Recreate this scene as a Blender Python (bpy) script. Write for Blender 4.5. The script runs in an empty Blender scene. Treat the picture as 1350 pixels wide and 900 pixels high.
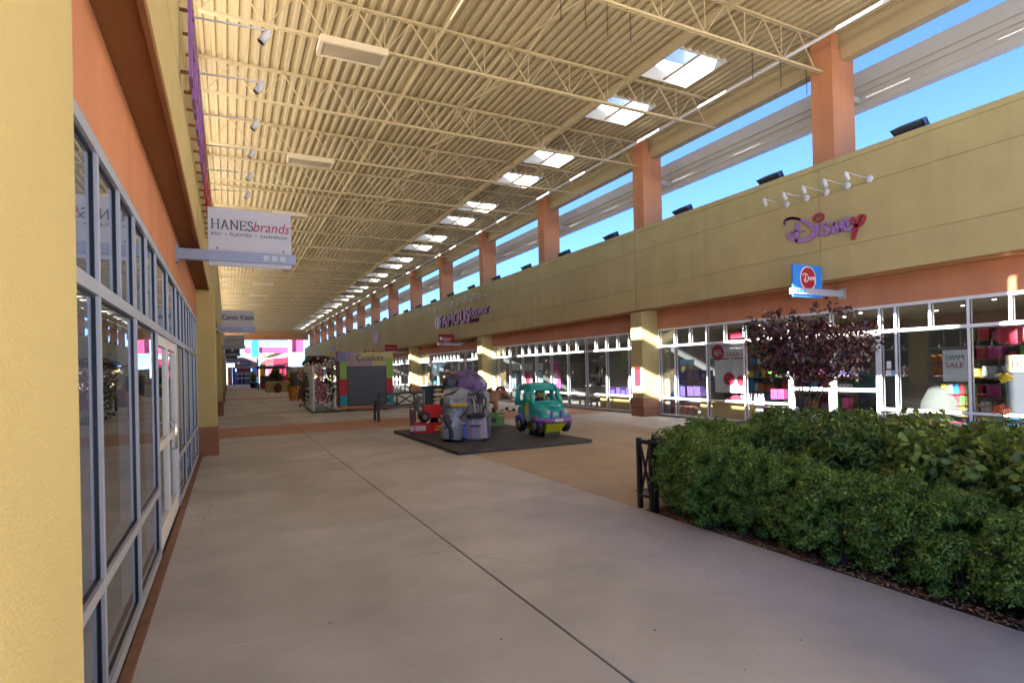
import bpy, bmesh, math, random
import numpy as np
from mathutils import Vector, Matrix
random.seed(7); rng = np.random.default_rng(7)
S = bpy.context.scene; COL = S.collection

# ------------------------------------------------------------------ camera
H = 1.7; FPX = 746.7; CYS = 31.4
YAW, PITCH, ROLL = math.radians(26.63), math.radians(.37), math.radians(-1.36)
_F = Vector((math.sin(YAW)*math.cos(PITCH), math.cos(YAW)*math.cos(PITCH), math.sin(PITCH)))
_r = Vector((math.cos(YAW), -math.sin(YAW), 0)); _u = _r.cross(_F)
CR = _r*math.cos(ROLL) + _u*math.sin(ROLL); CU = -_r*math.sin(ROLL) + _u*math.cos(ROLL); CF = _F
cam = bpy.data.objects.new('camera', bpy.data.cameras.new('camera')); COL.objects.link(cam)
cam.data.sensor_width = 36; cam.data.lens = FPX/1350*36; cam.data.shift_y = CYS/1350
cam.data.clip_start = .05; cam.data.clip_end = 3000
m = Matrix((CR, CU, -CF)).transposed().to_4x4(); m.translation = (0, 0, H); cam.matrix_world = m
S.camera = cam
def ray(px, py): return CR*((px-675)/FPX) + CU*(-(py-450-CYS)/FPX) + CF
def onx(px, py, x): d = ray(px, py); return Vector((0, 0, H)) + d*(x/d.x)
def ony(px, py, y): d = ray(px, py); return Vector((0, 0, H)) + d*(y/d.y)
def onz(px, py, z=0): d = ray(px, py); return Vector((0, 0, H)) + d*((z-H)/d.z)

# ------------------------------------------------------------------ light
SUN = Vector((1, .28, -.43)).normalized()
W = bpy.data.worlds.new('World'); S.world = W; W.use_nodes = True
nt = W.node_tree; bg = nt.nodes['Background']
sk = nt.nodes.new('ShaderNodeTexSky'); sk.sky_type = 'NISHITA'; sk.sun_disc = False
sk.sun_elevation = math.asin(-SUN.z); sk.sun_rotation = math.atan2(-SUN.x, -SUN.y)
sk.altitude = 2500; sk.air_density = .62; sk.dust_density = 0; sk.ozone_density = 6
nt.links.new(sk.outputs[0], bg.inputs[0]); bg.inputs[1].default_value = .05
sun = bpy.data.objects.new('sun', bpy.data.lights.new('sun', 'SUN')); COL.objects.link(sun)
sun.data.energy = 5.0; sun.data.angle = math.radians(.5); sun.data.color = (1, .965, .92)
sun.rotation_euler = SUN.to_track_quat('-Z', 'Y').to_euler(); sun.location = (-20, -10, 20)
S.view_settings.view_transform = 'Standard'; S.view_settings.look = 'None'
S.view_settings.exposure = 3.42; S.view_settings.gamma = 1
S.cycles.use_denoising = True; S.cycles.max_bounces = 10; S.cycles.diffuse_bounces = 6
S.cycles.transparent_max_bounces = 24; S.cycles.caustics_reflective = False; S.cycles.caustics_refractive = False
S.cycles.sample_clamp_indirect = 8

# ------------------------------------------------------------------ materials
MATS = {}
def mat(name, col, rough=.6, var=.12, scale=3., bump=0., bscale=40., metal=0., spec=.5, var2=0., s2=.4, island=0., objrand=0., transl=0., emit=0., coat=0., world=False, spots=0., crack=0., streak=0.):
    if name in MATS: return MATS[name]
    M = bpy.data.materials.new(name); M.use_nodes = True; t = M.node_tree; N, Lk = t.nodes, t.links
    p = N['Principled BSDF']; out = N['Material Output']
    p.inputs['Roughness'].default_value = rough; p.inputs['Metallic'].default_value = metal
    p.inputs['Specular IOR Level'].default_value = spec
    if coat: p.inputs['Coat Weight'].default_value = coat; p.inputs['Coat Roughness'].default_value = .08
    tc = N.new('ShaderNodeTexCoord'); vsock = tc.outputs['Object']
    if world: vsock = N.new('ShaderNodeNewGeometry').outputs['Position']
    def noise(sc, det=4):
        n = N.new('ShaderNodeTexNoise'); n.inputs['Scale'].default_value = sc; n.inputs['Detail'].default_value = det
        Lk.new(vsock, n.inputs['Vector']); return n.outputs['Fac']
    val = None
    def addv(sock, amt):
        nonlocal val
        mr = N.new('ShaderNodeMapRange'); mr.inputs[1].default_value = 0.25 if sock.node.type == 'TEX_NOISE' else 0
        mr.inputs[2].default_value = .75 if sock.node.type == 'TEX_NOISE' else 1
        mr.inputs[3].default_value = 1-amt; mr.inputs[4].default_value = 1+amt; Lk.new(sock, mr.inputs[0])
        if val is None: val = mr.outputs[0]
        else:
            mm = N.new('ShaderNodeMath'); mm.operation = 'MULTIPLY'; Lk.new(val, mm.inputs[0]); Lk.new(mr.outputs[0], mm.inputs[1]); val = mm.outputs[0]
    if var: addv(noise(scale), var)
    if var2: addv(noise(s2, 6), var2)
    if island:
        g = N.new('ShaderNodeNewGeometry'); addv(g.outputs['Random Per Island'], island)
    if objrand:
        oi = N.new('ShaderNodeObjectInfo'); addv(oi.outputs['Random'], objrand)
    if spots:
        for sc, th, lo in ((2.3, .035, 1-spots), (5.1, .05, 1-spots*.6)):
            vo = N.new('ShaderNodeTexVoronoi'); vo.inputs['Scale'].default_value = sc; Lk.new(vsock, vo.inputs['Vector'])
            mr = N.new('ShaderNodeMapRange'); mr.inputs[1].default_value = th*.5; mr.inputs[2].default_value = th; mr.inputs[3].default_value = lo; mr.inputs[4].default_value = 1; Lk.new(vo.outputs['Distance'], mr.inputs[0])
            mm = N.new('ShaderNodeMath'); mm.operation = 'MULTIPLY'; Lk.new(val, mm.inputs[0]); Lk.new(mr.outputs[0], mm.inputs[1]); val = mm.outputs[0]
    if crack:
        vo = N.new('ShaderNodeTexVoronoi'); vo.feature = 'DISTANCE_TO_EDGE'; vo.inputs['Scale'].default_value = .33
        nz = N.new('ShaderNodeTexNoise'); nz.inputs['Scale'].default_value = 1.7; nz.inputs['Detail'].default_value = 5; Lk.new(vsock, nz.inputs['Vector'])
        ad = N.new('ShaderNodeVectorMath'); ad.operation = 'MULTIPLY_ADD'; Lk.new(nz.outputs['Color'], ad.inputs[0]); ad.inputs[1].default_value = (.7,.7,.7); Lk.new(vsock, ad.inputs[2]); Lk.new(ad.outputs[0], vo.inputs['Vector'])
        mr = N.new('ShaderNodeMapRange'); mr.inputs[1].default_value = 0; mr.inputs[2].default_value = .0035; mr.inputs[3].default_value = 1-crack; mr.inputs[4].default_value = 1; Lk.new(vo.outputs['Distance'], mr.inputs[0])
        mk = N.new('ShaderNodeMapRange'); mk.inputs[1].default_value = .52; mk.inputs[2].default_value = .60; Lk.new(noise(.22, 2), mk.inputs[0])
        mxc = N.new('ShaderNodeMix'); mxc.inputs[2].default_value = 1; Lk.new(mk.outputs[0], mxc.inputs[0]); Lk.new(mr.outputs[0], mxc.inputs[3])
        mm = N.new('ShaderNodeMath'); mm.operation = 'MULTIPLY'; Lk.new(val, mm.inputs[0]); Lk.new(mxc.outputs[0], mm.inputs[1]); val = mm.outputs[0]
    if streak:
        mp = N.new('ShaderNodeMapping'); mp.inputs['Scale'].default_value = (3.5, 3.5, .12); Lk.new(vsock, mp.inputs[0])
        nz = N.new('ShaderNodeTexNoise'); nz.inputs['Scale'].default_value = 1.0; nz.inputs['Detail'].default_value = 5; Lk.new(mp.outputs[0], nz.inputs['Vector']); addv(nz.outputs['Fac'], streak)
    csock = None
    if val is not None:
        mx = N.new('ShaderNodeVectorMath'); mx.operation = 'SCALE'; mx.inputs[0].default_value = col[:3]; Lk.new(val, mx.inputs[3])
        csock = mx.outputs[0]; Lk.new(csock, p.inputs['Base Color'])
    else: p.inputs['Base Color'].default_value = (*col[:3], 1)
    if bump:
        b = N.new('ShaderNodeBump'); b.inputs['Strength'].default_value = bump; b.inputs['Distance'].default_value = .01
        Lk.new(noise(bscale, 6), b.inputs['Height']); Lk.new(b.outputs[0], p.inputs['Normal'])
    if emit:
        p.inputs['Emission Color'].default_value = (*col[:3], 1); p.inputs['Emission Strength'].default_value = emit
    if transl:
        tr = N.new('ShaderNodeBsdfTranslucent'); mxs = N.new('ShaderNodeMixShader'); mxs.inputs[0].default_value = transl
        if csock: Lk.new(csock, tr.inputs[0])
        Lk.new(p.outputs[0], mxs.inputs[1]); Lk.new(tr.outputs[0], mxs.inputs[2]); Lk.new(mxs.outputs[0], out.inputs[0])
    MATS[name] = M; return M
def glassmat(name, tint=(.8, .85, .86), ior=1.5):
    M = bpy.data.materials.new(name); M.use_nodes = True; t = M.node_tree; N, Lk = t.nodes, t.links
    N.remove(N['Principled BSDF']); out = N['Material Output']
    tr = N.new('ShaderNodeBsdfTransparent'); tr.inputs[0].default_value = (*tint, 1)
    gl = N.new('ShaderNodeBsdfGlossy'); gl.inputs['Roughness'].default_value = 0.004; gl.inputs[0].default_value = (.95, .97, 1, 1)
    lw = N.new('ShaderNodeLayerWeight'); lw.inputs[0].default_value = .5; f0 = ((ior-1)/(ior+1))**2*1.9
    pw = N.new('ShaderNodeMath'); pw.operation = 'POWER'; Lk.new(lw.outputs['Facing'], pw.inputs[0]); pw.inputs[1].default_value = 4.2
    fr = N.new('ShaderNodeMath'); fr.operation = 'MULTIPLY_ADD'; Lk.new(pw.outputs[0], fr.inputs[0]); fr.inputs[1].default_value = 1-f0; fr.inputs[2].default_value = f0
    tc = N.new('ShaderNodeTexCoord'); nz = N.new('ShaderNodeTexNoise'); nz.inputs['Scale'].default_value = 1.3
    Lk.new(tc.outputs['Object'], nz.inputs['Vector'])
    bp = N.new('ShaderNodeBump'); bp.inputs['Strength'].default_value = .02; bp.inputs['Distance'].default_value = .02
    Lk.new(nz.outputs['Fac'], bp.inputs['Height']); Lk.new(bp.outputs[0], gl.inputs['Normal'])
    mx = N.new('ShaderNodeMixShader'); Lk.new(fr.outputs[0], mx.inputs[0]); Lk.new(tr.outputs[0], mx.inputs[1]); Lk.new(gl.outputs[0], mx.inputs[2])
    Lk.new(mx.outputs[0], out.inputs[0]); MATS[name] = M; return M
GLASS = glassmat('glass', ior=1.75); SKYGLASS = glassmat('skylight_glass', (.95, .96, .97), 1.2)
YEL = mat('stucco_yellow', (.51, .405, .17), .9, .08, 1.6, .4, 150, var2=.10, s2=.35, world=True, streak=.05)
ORA = mat('stucco_orange', (.56, .235, .115), .9, .07, 1.0, .3, 120, var2=.08, world=True, streak=.09)
SOFF = mat('soffit_brown', (.27, .115, .032), .85, .08, 1.5, .2, 90)
PLIN = mat('plinth_tile', (.29, .125, .065), .7, .14, 2.5, .2, 60)
ALU = mat('aluminium', (.46, .49, .57), .42, .05, 2, metal=.25)
WHT = mat('white_frame', (.78, .78, .77), .45, .04, 2)
TAN = mat('deck_tan', (.50, .405, .235), .6, .06, .8, var2=.05, s2=.2)
STEEL = mat('joist_tan', (.53, .43, .25), .55, .06, 3)
BAND = mat('cornice_tan', (.52, .49, .45), .6, .05, 1)
CONC = mat('concrete', (.46, .44, .43), .75, .13, 1.6, .35, 130, var2=.25, s2=.45, objrand=.07, world=True, spots=.5, crack=.45)
SALM = mat('concrete_salmon', (.42, .225, .155), .8, .10, 1.1, .2, 120, var2=.16, objrand=.05, world=True, spots=.4)
BUFF = mat('concrete_buff', (.42, .335, .25), .8, .10, 1.1, .2, 120, var2=.16, objrand=.05, world=True, spots=.4)
JOINT = mat('joint_dark', (.09, .075, .065), .9, .1)
CAULK = mat('caulk_brown', (.20, .10, .06), .9, .2, 8)
GRND = mat('outer_paving', (.52, .49, .45), .9, .12, .5, var2=.1, s2=.05)
BLACK = mat('black_iron', (.012, .012, .013), .45, .1)
DARK = mat('dark_rubber', (.05, .05, .052), .75, .15, 4, .2, 90)
BLKP = mat('black_plastic', (.012, .012, .014), .35, .1)
INTW = mat('shop_wall', (.24, .235, .225), .9, .1, .6)
INTF = mat('shop_floor', (.38, .34, .29), .5, .1, 1)
LAMPW = mat('lamp_white', (.62, .62, .64), .45, .05)
SIGNG = mat('sign_grey', (.47, .48, .56), .5, .04)
ARMG = mat('arm_grey', (.27, .30, .39), .45, .05, metal=.3)
SOIL = mat('soil', (.33, .20, .13), 1, .3, 7, .9, 40, var2=.2)
REDS = mat('sign_red', (.32, .012, .022), .45, .05)
INK = mat('ink_dark', (.05, .04, .09), .6, 0)
CRIM = mat('ink_crimson', (.35, .015, .07), .55, 0)
WINK = mat('ink_white', (.78, .78, .78), .6, 0)
BLUE = mat('paint_blue', (.025, .22, .72), .5, .05)
PURP = mat('letter_purple', (.24, .09, .30), .35, .06)
LRED = mat('letter_red', (.36, .015, .035), .35, .06)
LEAF = mat('leaf_box', (.15, .245, .04), .6, 0, island=.5, transl=.3)
LEAFD = mat('leaf_dark', (.105, .175, .03), .6, 0, island=.45, transl=.18)
LEAFB = mat('leaf_broad', (.15, .205, .03), .58, 0, island=.5, transl=.2)
LEAFY = mat('leaf_tip', (.24, .27, .035), .45, 0, island=.3, transl=.25)
LEAFP = mat('leaf_purple', (.075, .022, .026), .35, 0, island=.55, transl=.15)
BARK = mat('bark', (.085, .06, .045), .9, .25, 20, .4, 80)
def solid(name, c, r=.5, **k): return mat(name, c, r, k.pop('var', .06), **k)

# ------------------------------------------------------------------ mesh helpers
def worg(o):
    v = Vector((0, 0, 0))
    while o is not None: v += o.location; o = o.parent
    return v
class MB:
    def __init__(s): s.v = []; s.f = []; s.mi = []; s.cur = 0
    def add(s, vs, fs):
        o = len(s.v); s.v += [tuple(v) for v in vs]
        for f in fs: s.f.append(tuple(i+o for i in f)); s.mi.append(s.cur)
        return s
    def box(s, x0, x1, y0, y1, z0, z1):
        if x0 > x1: x0, x1 = x1, x0
        if y0 > y1: y0, y1 = y1, y0
        if z0 > z1: z0, z1 = z1, z0
        return s.add([(x0,y0,z0),(x1,y0,z0),(x1,y1,z0),(x0,y1,z0),(x0,y0,z1),(x1,y0,z1),(x1,y1,z1),(x0,y1,z1)],
              [(0,3,2,1),(4,5,6,7),(0,1,5,4),(1,2,6,5),(2,3,7,6),(3,0,4,7)])
    def bar(s, a, b, w, h, up=(0,0,1)):
        a, b = Vector(a), Vector(b); d = (b-a).normalized(); u = Vector(up)
        if abs(d.dot(u)) > .98: u = Vector((0,1,0))
        r = d.cross(u).normalized()*w/2; u2 = r.cross(d).normalized()*h/2
        vs = [a-r-u2, a+r-u2, a+r+u2, a-r+u2, b-r-u2, b+r-u2, b+r+u2, b-r+u2]
        return s.add(vs, [(0,3,2,1),(4,5,6,7),(0,1,5,4),(1,2,6,5),(2,3,7,6),(3,0,4,7)])
    def tube(s, pts, rad, n=8, caps=True):
        pts = [Vector(p) for p in pts]; k = len(pts)
        if not hasattr(rad, '__len__'): rad = [rad]*k
        vs = []; prev = None
        for i, p in enumerate(pts):
            d = (pts[min(i+1, k-1)]-pts[max(i-1, 0)]).normalized()
            if prev is None:
                u = Vector((0,0,1)) if abs(d.z) < .9 else Vector((1,0,0)); r = d.cross(u).normalized()
            else: r = (prev-d*prev.dot(d)).normalized()
            prev = r; u = r.cross(d)
            for j in range(n):
                a = 2*math.pi*j/n; vs.append(p+(r*math.cos(a)+u*math.sin(a))*rad[i])
        fs = [(i*n+j, i*n+(j+1)%n, (i+1)*n+(j+1)%n, (i+1)*n+j) for i in range(k-1) for j in range(n)]
        if caps: fs += [tuple(range(n))[::-1], tuple(range((k-1)*n, k*n))]
        return s.add(vs, fs)
    def lathe(s, prof, c=(0,0,0), n=20, axis='z'):
        vs = []
        for r, z in prof:
            for j in range(n):
                a = 2*math.pi*j/n; p = (r*math.cos(a), r*math.sin(a), z)
                if axis == 'y': p = (p[0], p[2], p[1])
                if axis == 'x': p = (p[2], p[0], p[1])
                vs.append((p[0]+c[0], p[1]+c[1], p[2]+c[2]))
        k = len(prof)
        fs = [(i*n+j, i*n+(j+1)%n, (i+1)*n+(j+1)%n, (i+1)*n+j) for i in range(k-1) for j in range(n)]
        fs += [tuple(range(n))[::-1], tuple(range((k-1)*n, k*n))]
        return s.add(vs, fs)
    def ell(s, c, r, nu=14, nv=8):
        pr = []
        vs = []; fs = []
        for i in range(nv+1):
            t = math.pi*i/nv
            for j in range(nu):
                a = 2*math.pi*j/nu
                vs.append((c[0]+r[0]*math.sin(t)*math.cos(a), c[1]+r[1]*math.sin(t)*math.sin(a), c[2]+r[2]*math.cos(t)))
        for i in range(nv):
            for j in range(nu): fs.append((i*nu+j, (i+1)*nu+j, (i+1)*nu+(j+1)%nu, i*nu+(j+1)%nu))
        return s.add(vs, fs)
    def loft(s, secs, n=20, e=3.0):
        """secs: (x, halfwidth, zbottom, ztop) rounded-rectangle sections along x"""
        vs = []
        for x, w, z0, z1 in secs:
            for j in range(n):
                a = 2*math.pi*(j+.5)/n; c, q = math.cos(a), math.sin(a)
                vs.append((x, w*math.copysign(abs(c)**(2/e), c), (z0+z1)/2+(z1-z0)/2*math.copysign(abs(q)**(2/e), q)))
        k = len(secs)
        fs = [(i*n+j, i*n+(j+1)%n, (i+1)*n+(j+1)%n, (i+1)*n+j) for i in range(k-1) for j in range(n)]
        fs += [tuple(range(n))[::-1], tuple(range((k-1)*n, k*n))]
        return s.add(vs, fs)
    def prism(s, poly, f, d):
        """poly 2d -> f(u,v) 3d, thickness vector d"""
        a = [Vector(f(u, v)) for u, v in poly]; d = Vector(d); n = len(a)
        return s.add(a+[p+d for p in a], [tuple(range(n))[::-1], tuple(range(n, 2*n))]+[(i, (i+1)%n, n+(i+1)%n, n+i) for i in range(n)])
    def stroke(s, pts, w, f, d, smooth=4):
        """thick stroke through 2d points, mapped by f(u,v), thickness d"""
        P = [np.array(p, float) for p in pts]; Q = []
        if smooth > 1 and len(P) > 2:
            for i in range(len(P)-1):
                p0, p1, p2, p3 = P[max(i-1,0)], P[i], P[i+1], P[min(i+2,len(P)-1)]
                for t in np.linspace(0, 1, smooth, endpoint=False):
                    Q.append(.5*(2*p1+(p2-p0)*t+(2*p0-5*p1+4*p2-p3)*t*t+(3*p1-p0-3*p2+p3)*t**3))
            Q.append(P[-1])
        else: Q = P
        ws = w if hasattr(w, '__len__') else [w, w]
        n = len(Q); L, R = [], []
        for i in range(n):
            t = Q[min(i+1,n-1)]-Q[max(i-1,0)]; t = t/(np.linalg.norm(t)+1e-9); nn = np.array((-t[1], t[0]))
            ww = np.interp(i/(n-1), np.linspace(0,1,len(ws)), ws)/2
            L.append(Q[i]+nn*ww); R.append(Q[i]-nn*ww)
        d = Vector(d); A = [Vector(f(*q)) for q in L]; B = [Vector(f(*q)) for q in R]
        vs = A+B+[p+d for p in A]+[p+d for p in B]; fs = []
        for i in range(n-1):
            fs += [(i, i+1, n+i+1, n+i), (2*n+i, 3*n+i, 3*n+i+1, 2*n+i+1), (i, 2*n+i, 2*n+i+1, i+1), (n+i, n+i+1, 3*n+i+1, 3*n+i)]
        fs += [(0, n, 3*n, 2*n), (n-1, 3*n-1, 4*n-1, 2*n-1)]
        return s.add(vs, fs)
    def mesh(s, name, mt):
        me = bpy.data.meshes.new(name); me.from_pydata(s.v, [], s.f)
        for q in (mt if isinstance(mt, (list, tuple)) else [mt]): me.materials.append(q)
        if any(s.mi): me.polygons.foreach_set('material_index', s.mi)
        me.update(); return me
    def build(s, name, mt, parent=None, loc=None, smooth=False, bevel=0, sub=0, fixn=False, local=False):
        org = Vector(loc) if loc is not None else (worg(parent) if parent is not None else Vector((0,0,0)))
        if loc is None and parent is None and s.v:
            a = np.array(s.v); org = Vector(((a[:,0].min()+a[:,0].max())/2, (a[:,1].min()+a[:,1].max())/2, a[:,2].min()))
        if local: org = worg(parent)
        else: s.v = [(v[0]-org.x, v[1]-org.y, v[2]-org.z) for v in s.v]
        me = s.mesh(name, mt)
        if fixn:
            b = bmesh.new(); b.from_mesh(me); bmesh.ops.recalc_face_normals(b, faces=b.faces); b.to_mesh(me); b.free()
        o = bpy.data.objects.new(name, me); COL.objects.link(o)
        if parent is not None:
            o.parent = parent; o.location = org-worg(parent)
        else: o.location = org
        if smooth: me.polygons.foreach_set('use_smooth', [True]*len(me.polygons)); me.update()
        if bevel:
            mo = o.modifiers.new('b', 'BEVEL'); mo.width = bevel; mo.segments = 2; mo.limit_method = 'ANGLE'
        if sub:
            mo = o.modifiers.new('s', 'SUBSURF'); mo.levels = sub; mo.render_levels = sub
        return o
def B(*a): return MB().box(*a)
def tag(o, label, cat, group=None, kind=None):
    if label: o['label'] = label
    if cat: o['category'] = cat
    if group: o['group'] = group
    if kind: o['kind'] = kind
    return o
def empty(name, loc, label, cat, group=None, rz=0):
    o = bpy.data.objects.new(name, None); COL.objects.link(o); o.location = loc; o.rotation_euler = (0, 0, rz); o.empty_display_size = .2
    return tag(o, label, cat, group)
def link(name, me, parent=None, loc=(0,0,0), rot=None, scale=None):
    o = bpy.data.objects.new(name, me); COL.objects.link(o); o.parent = parent; o.location = loc
    if rot: o.rotation_euler = rot
    if scale: o.scale = scale
    return o
def copytree(o, parent=None):
    c = o.copy(); COL.objects.link(c)
    if parent is not None: c.parent = parent
    for ch in o.children: copytree(ch, c)
    return c
def text_mesh(txt, size, depth, mt, shear=0., xs=1., bold=0., space=1.):
    cu = bpy.data.curves.new('t', 'FONT'); cu.body = txt; cu.size = size; cu.extrude = depth/2; cu.shear = shear
    cu.align_x = 'CENTER'; cu.align_y = 'CENTER'; cu.offset = bold; cu.space_character = space; cu.resolution_u = 3
    ob = bpy.data.objects.new('t', cu); COL.objects.link(ob)
    dg = bpy.context.evaluated_depsgraph_get(); me = bpy.data.meshes.new_from_object(ob.evaluated_get(dg))
    bpy.data.objects.remove(ob); bpy.data.curves.remove(cu)
    n = len(me.vertices); co = np.zeros(n*3); me.vertices.foreach_get('co', co); co = co.reshape(-1,3)
    if n: co[:,0] = (co[:,0]-(co[:,0].min()+co[:,0].max())/2)*xs; co[:,1] -= (co[:,1].min()+co[:,1].max())/2
    me.vertices.foreach_set('co', co.ravel()); me.materials.clear(); me.materials.append(mt); me.update(); return me
RX = Matrix(((1,0,0),(0,0,-1),(0,1,0)))            # faces -Y
RRW = Matrix(((0,0,-1),(-1,0,0),(0,1,0)))           # right wall, faces -X
RLW = Matrix(((0,0,1),(1,0,0),(0,1,0)))             # left wall, faces +X
def put_text(name, txt, size, depth, mt, M3, pos, parent=None, **k):
    me = text_mesh(txt, size, depth, mt, **k); o = bpy.data.objects.new(name, me); COL.objects.link(o)
    o.matrix_local = Matrix.Translation(Vector(pos)-(worg(parent) if parent is not None else Vector((0,0,0)))) @ M3.to_4x4()
    if parent is not None: o.parent = parent
    return o

# ================================================================== GROUND
YEND = 108.0; PITCHY = 6.7; YC0 = 8.55
XL, XR = -.33, 12.41            # parapet faces
GXL, GXR = -.58, 13.1           # glazing planes
g = MB().box(-900, 900, -900, 900, -1.2, -.06).build('ground', GRND); g['kind'] = 'structure'
wk = B(-.62, 13.3, -14, YEND+40, -.059, -.012).build('walkway', JOINT, loc=(0,0,0)); wk['kind'] = 'structure'
SLX = [-.56, 1.92, 4.38, 7.65, 10.3, 13.02]
SLY = [-14, -8.75, -6.2, -3.65, -1.1, 1.45, 4.0, 6.55, 9.1, 11.65, 14.4, 17.3, 20.6, 23.2]
while SLY[-1] < YEND+30: SLY.append(SLY[-1]+(2.6 if SLY[-1] < 60 else 5.2))
SLM = {}
def slab(x0, x1, y0, y1, mt, gap):
    k = (round(x1-x0, 3), round(y1-y0, 3), mt.name)
    if k not in SLM:
        a, b, t = (x1-x0)/2-gap, (y1-y0)/2-.002, .005
        M_ = MB(); M_.add([(-a,-b,-.05),(a,-b,-.05),(a,b,-.05),(-a,b,-.05),(-a,-b,-t),(a,-b,-t),(a,b,-t),(-a,b,-t),(-a+t,-b+t,0),(a-t,-b+t,0),(a-t,b-t,0),(-a+t,b-t,0)],
            [(0,1,5,4),(1,2,6,5),(2,3,7,6),(3,0,4,7),(4,5,9,8),(5,6,10,9),(6,7,11,10),(7,4,8,11),(8,9,10,11)])
        SLM[k] = M_.mesh('slab', mt)
    link('slab', SLM[k], wk, ((x0+x1)/2, (y0+y1)/2, 0))
for j in range(len(SLY)-1):
    for i in range(len(SLX)-1):
        y0, y1 = SLY[j], SLY[j+1]
        if i >= 2 and i <= 3 and y1 <= 6.6 and i == 2 and y1 > -1: continue      # planting bed
        mt = CONC
        if y0 in (17.3,) or 43 < y0 < 45 or 70 < y0 < 74: mt = SALM
        elif (i == 2 and 6 < y0 < 16) or (i == 3 and 9 < y0 < 12): mt = BUFF
        slab(SLX[i], SLX[i+1], y0, y1, mt, .006 if i else .007)
slab(4.38, 4.95, 5.34, 6.55, BUFF, .006); slab(4.95, 7.65, 6.24, 6.55, BUFF, .006)
bed = MB().box(4.38, 4.95, -1.1, 5.34, -.05, -.012).box(4.9505, 7.65, -1.1, 6.24, -.05, -.0125).build('planting_bed', SOIL); bed['kind'] = 'structure'

# ================================================================== BUILDINGS
PANE = {}
def pane(fr, x, y0, y1, z0, z1):
    k = (round(y1-y0, 2), round(z1-z0, 2))
    if k not in PANE:
        a, b = (y1-y0)/2, (z1-z0)/2; PANE[k] = MB().add([(0,-a,-b),(0,a,-b),(0,a,b),(0,-a,b)], [(0,1,2,3)]).mesh('pane', GLASS)
    link('pane', PANE[k], fr, Vector((x, (y0+y1)/2, (z0+z1)/2))-worg(fr))
def storefront(par, sgn, xg, y0, y1, mulls, door, fm, zs, ztr, zhead, zmid, dep=.12, fw=.05):
    """one glazed bay; sgn=+1: outside is +x (left building), -1: outside is -x"""
    xo = xg; xi = xg-sgn*dep; M_ = MB()
    ys = sorted(set([y0+fw/2]+[q for q in mulls if y0+.2 < q < y1-.2]+[y1-fw/2]))
    M_.box(xo, xi, y0, y1, zhead-.07, zhead)                              # head
    def vert(y, a, b): M_.box(xo-sgn*.004, xi, y-fw/2, y+fw/2, a, b)
    zt0, zt1 = ztr-.035, ztr+.035
    M_.box(xo-sgn*.002, xi, y0, y1, zt0, zt1)
    cells = []
    for q in ys: vert(q, zs+.07, zt0); vert(q, zt1, zhead-.07)
    for a, b in zip(ys[:-1], ys[1:]):
        mid = (a+b)/2
        if b-a > .95: vert(mid, zt1, zhead-.07); cells += [(a, mid, zt1, zhead-.07), (mid, b, zt1, zhead-.07)]
        else: cells.append((a, b, zt1, zhead-.07))
        isdoor = door and door[0]-.02 <= a and b <= door[1]+.02
        if isdoor: continue
        M_.box(xo, xi, a, b, zs, zs+.07); M_.box(xo-sgn*.002, xi, a, b, zmid-.03, zmid+.03)
        cells += [(a, b, zs+.07, zmid-.03), (a, b, zmid+.03, zt0)]
    M_.cur = 1
    for a, b, c, d in cells:
        xa, xb2 = xg-sgn*.020, xg-sgn*.036; u0, u1 = a+fw/2, b-fw/2
        M_.box(xa, xb2, u0, u0+.014, c, d); M_.box(xa, xb2, u1-.014, u1, c, d); M_.box(xa, xb2, u0+.014, u1-.014, c, c+.012); M_.box(xa, xb2, u0+.014, u1-.014, d-.012, d)
    fr = M_.build('window_frame', [fm, BLKP], par)
    xp = xg-sgn*.030
    for a, b, c, d in cells:
        pane(fr, xp, a+fw/2, b-fw/2, c, d)
    if door:
        a, b = door[0]+fw/2, door[1]-fw/2; mid = (a+b)/2
        for u, v in ((a, mid-.004), (mid+.004, b)):
            D = MB(); x1, x2 = xg-sgn*.02, xg-sgn*.07; st = .085
            D.box(x1, x2, u, u+st, .02, zt0-.01); D.box(x1, x2, v-st, v, .02, zt0-.01)
            D.box(x1, x2, u+st, v-st, .02, .24); D.box(x1, x2, u+st, v-st, zt0-.11, zt0-.01); D.box(x1, x2, u+st, v-st, .98, 1.06)
            d = D.build('shop_door', WHT, par)
            pane(d, xg-sgn*.045, u+st, v-st, .24, .98); pane(d, xg-sgn*.045, u+st, v-st, 1.06, zt0-.11)
            hy = v-.05 if u == a else u+.05; hx = xg+sgn*.045
            hd = MB().tube([(xg-sgn*.01, hy, .9), (hx, hy, .9), (hx, hy, 1.2), (xg-sgn*.01, hy, 1.2)], .013, 8)
            hd.build('handle', mat('chrome', (.7,.7,.72), .25, 0, metal=1), d, smooth=True)
    return fr
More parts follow.
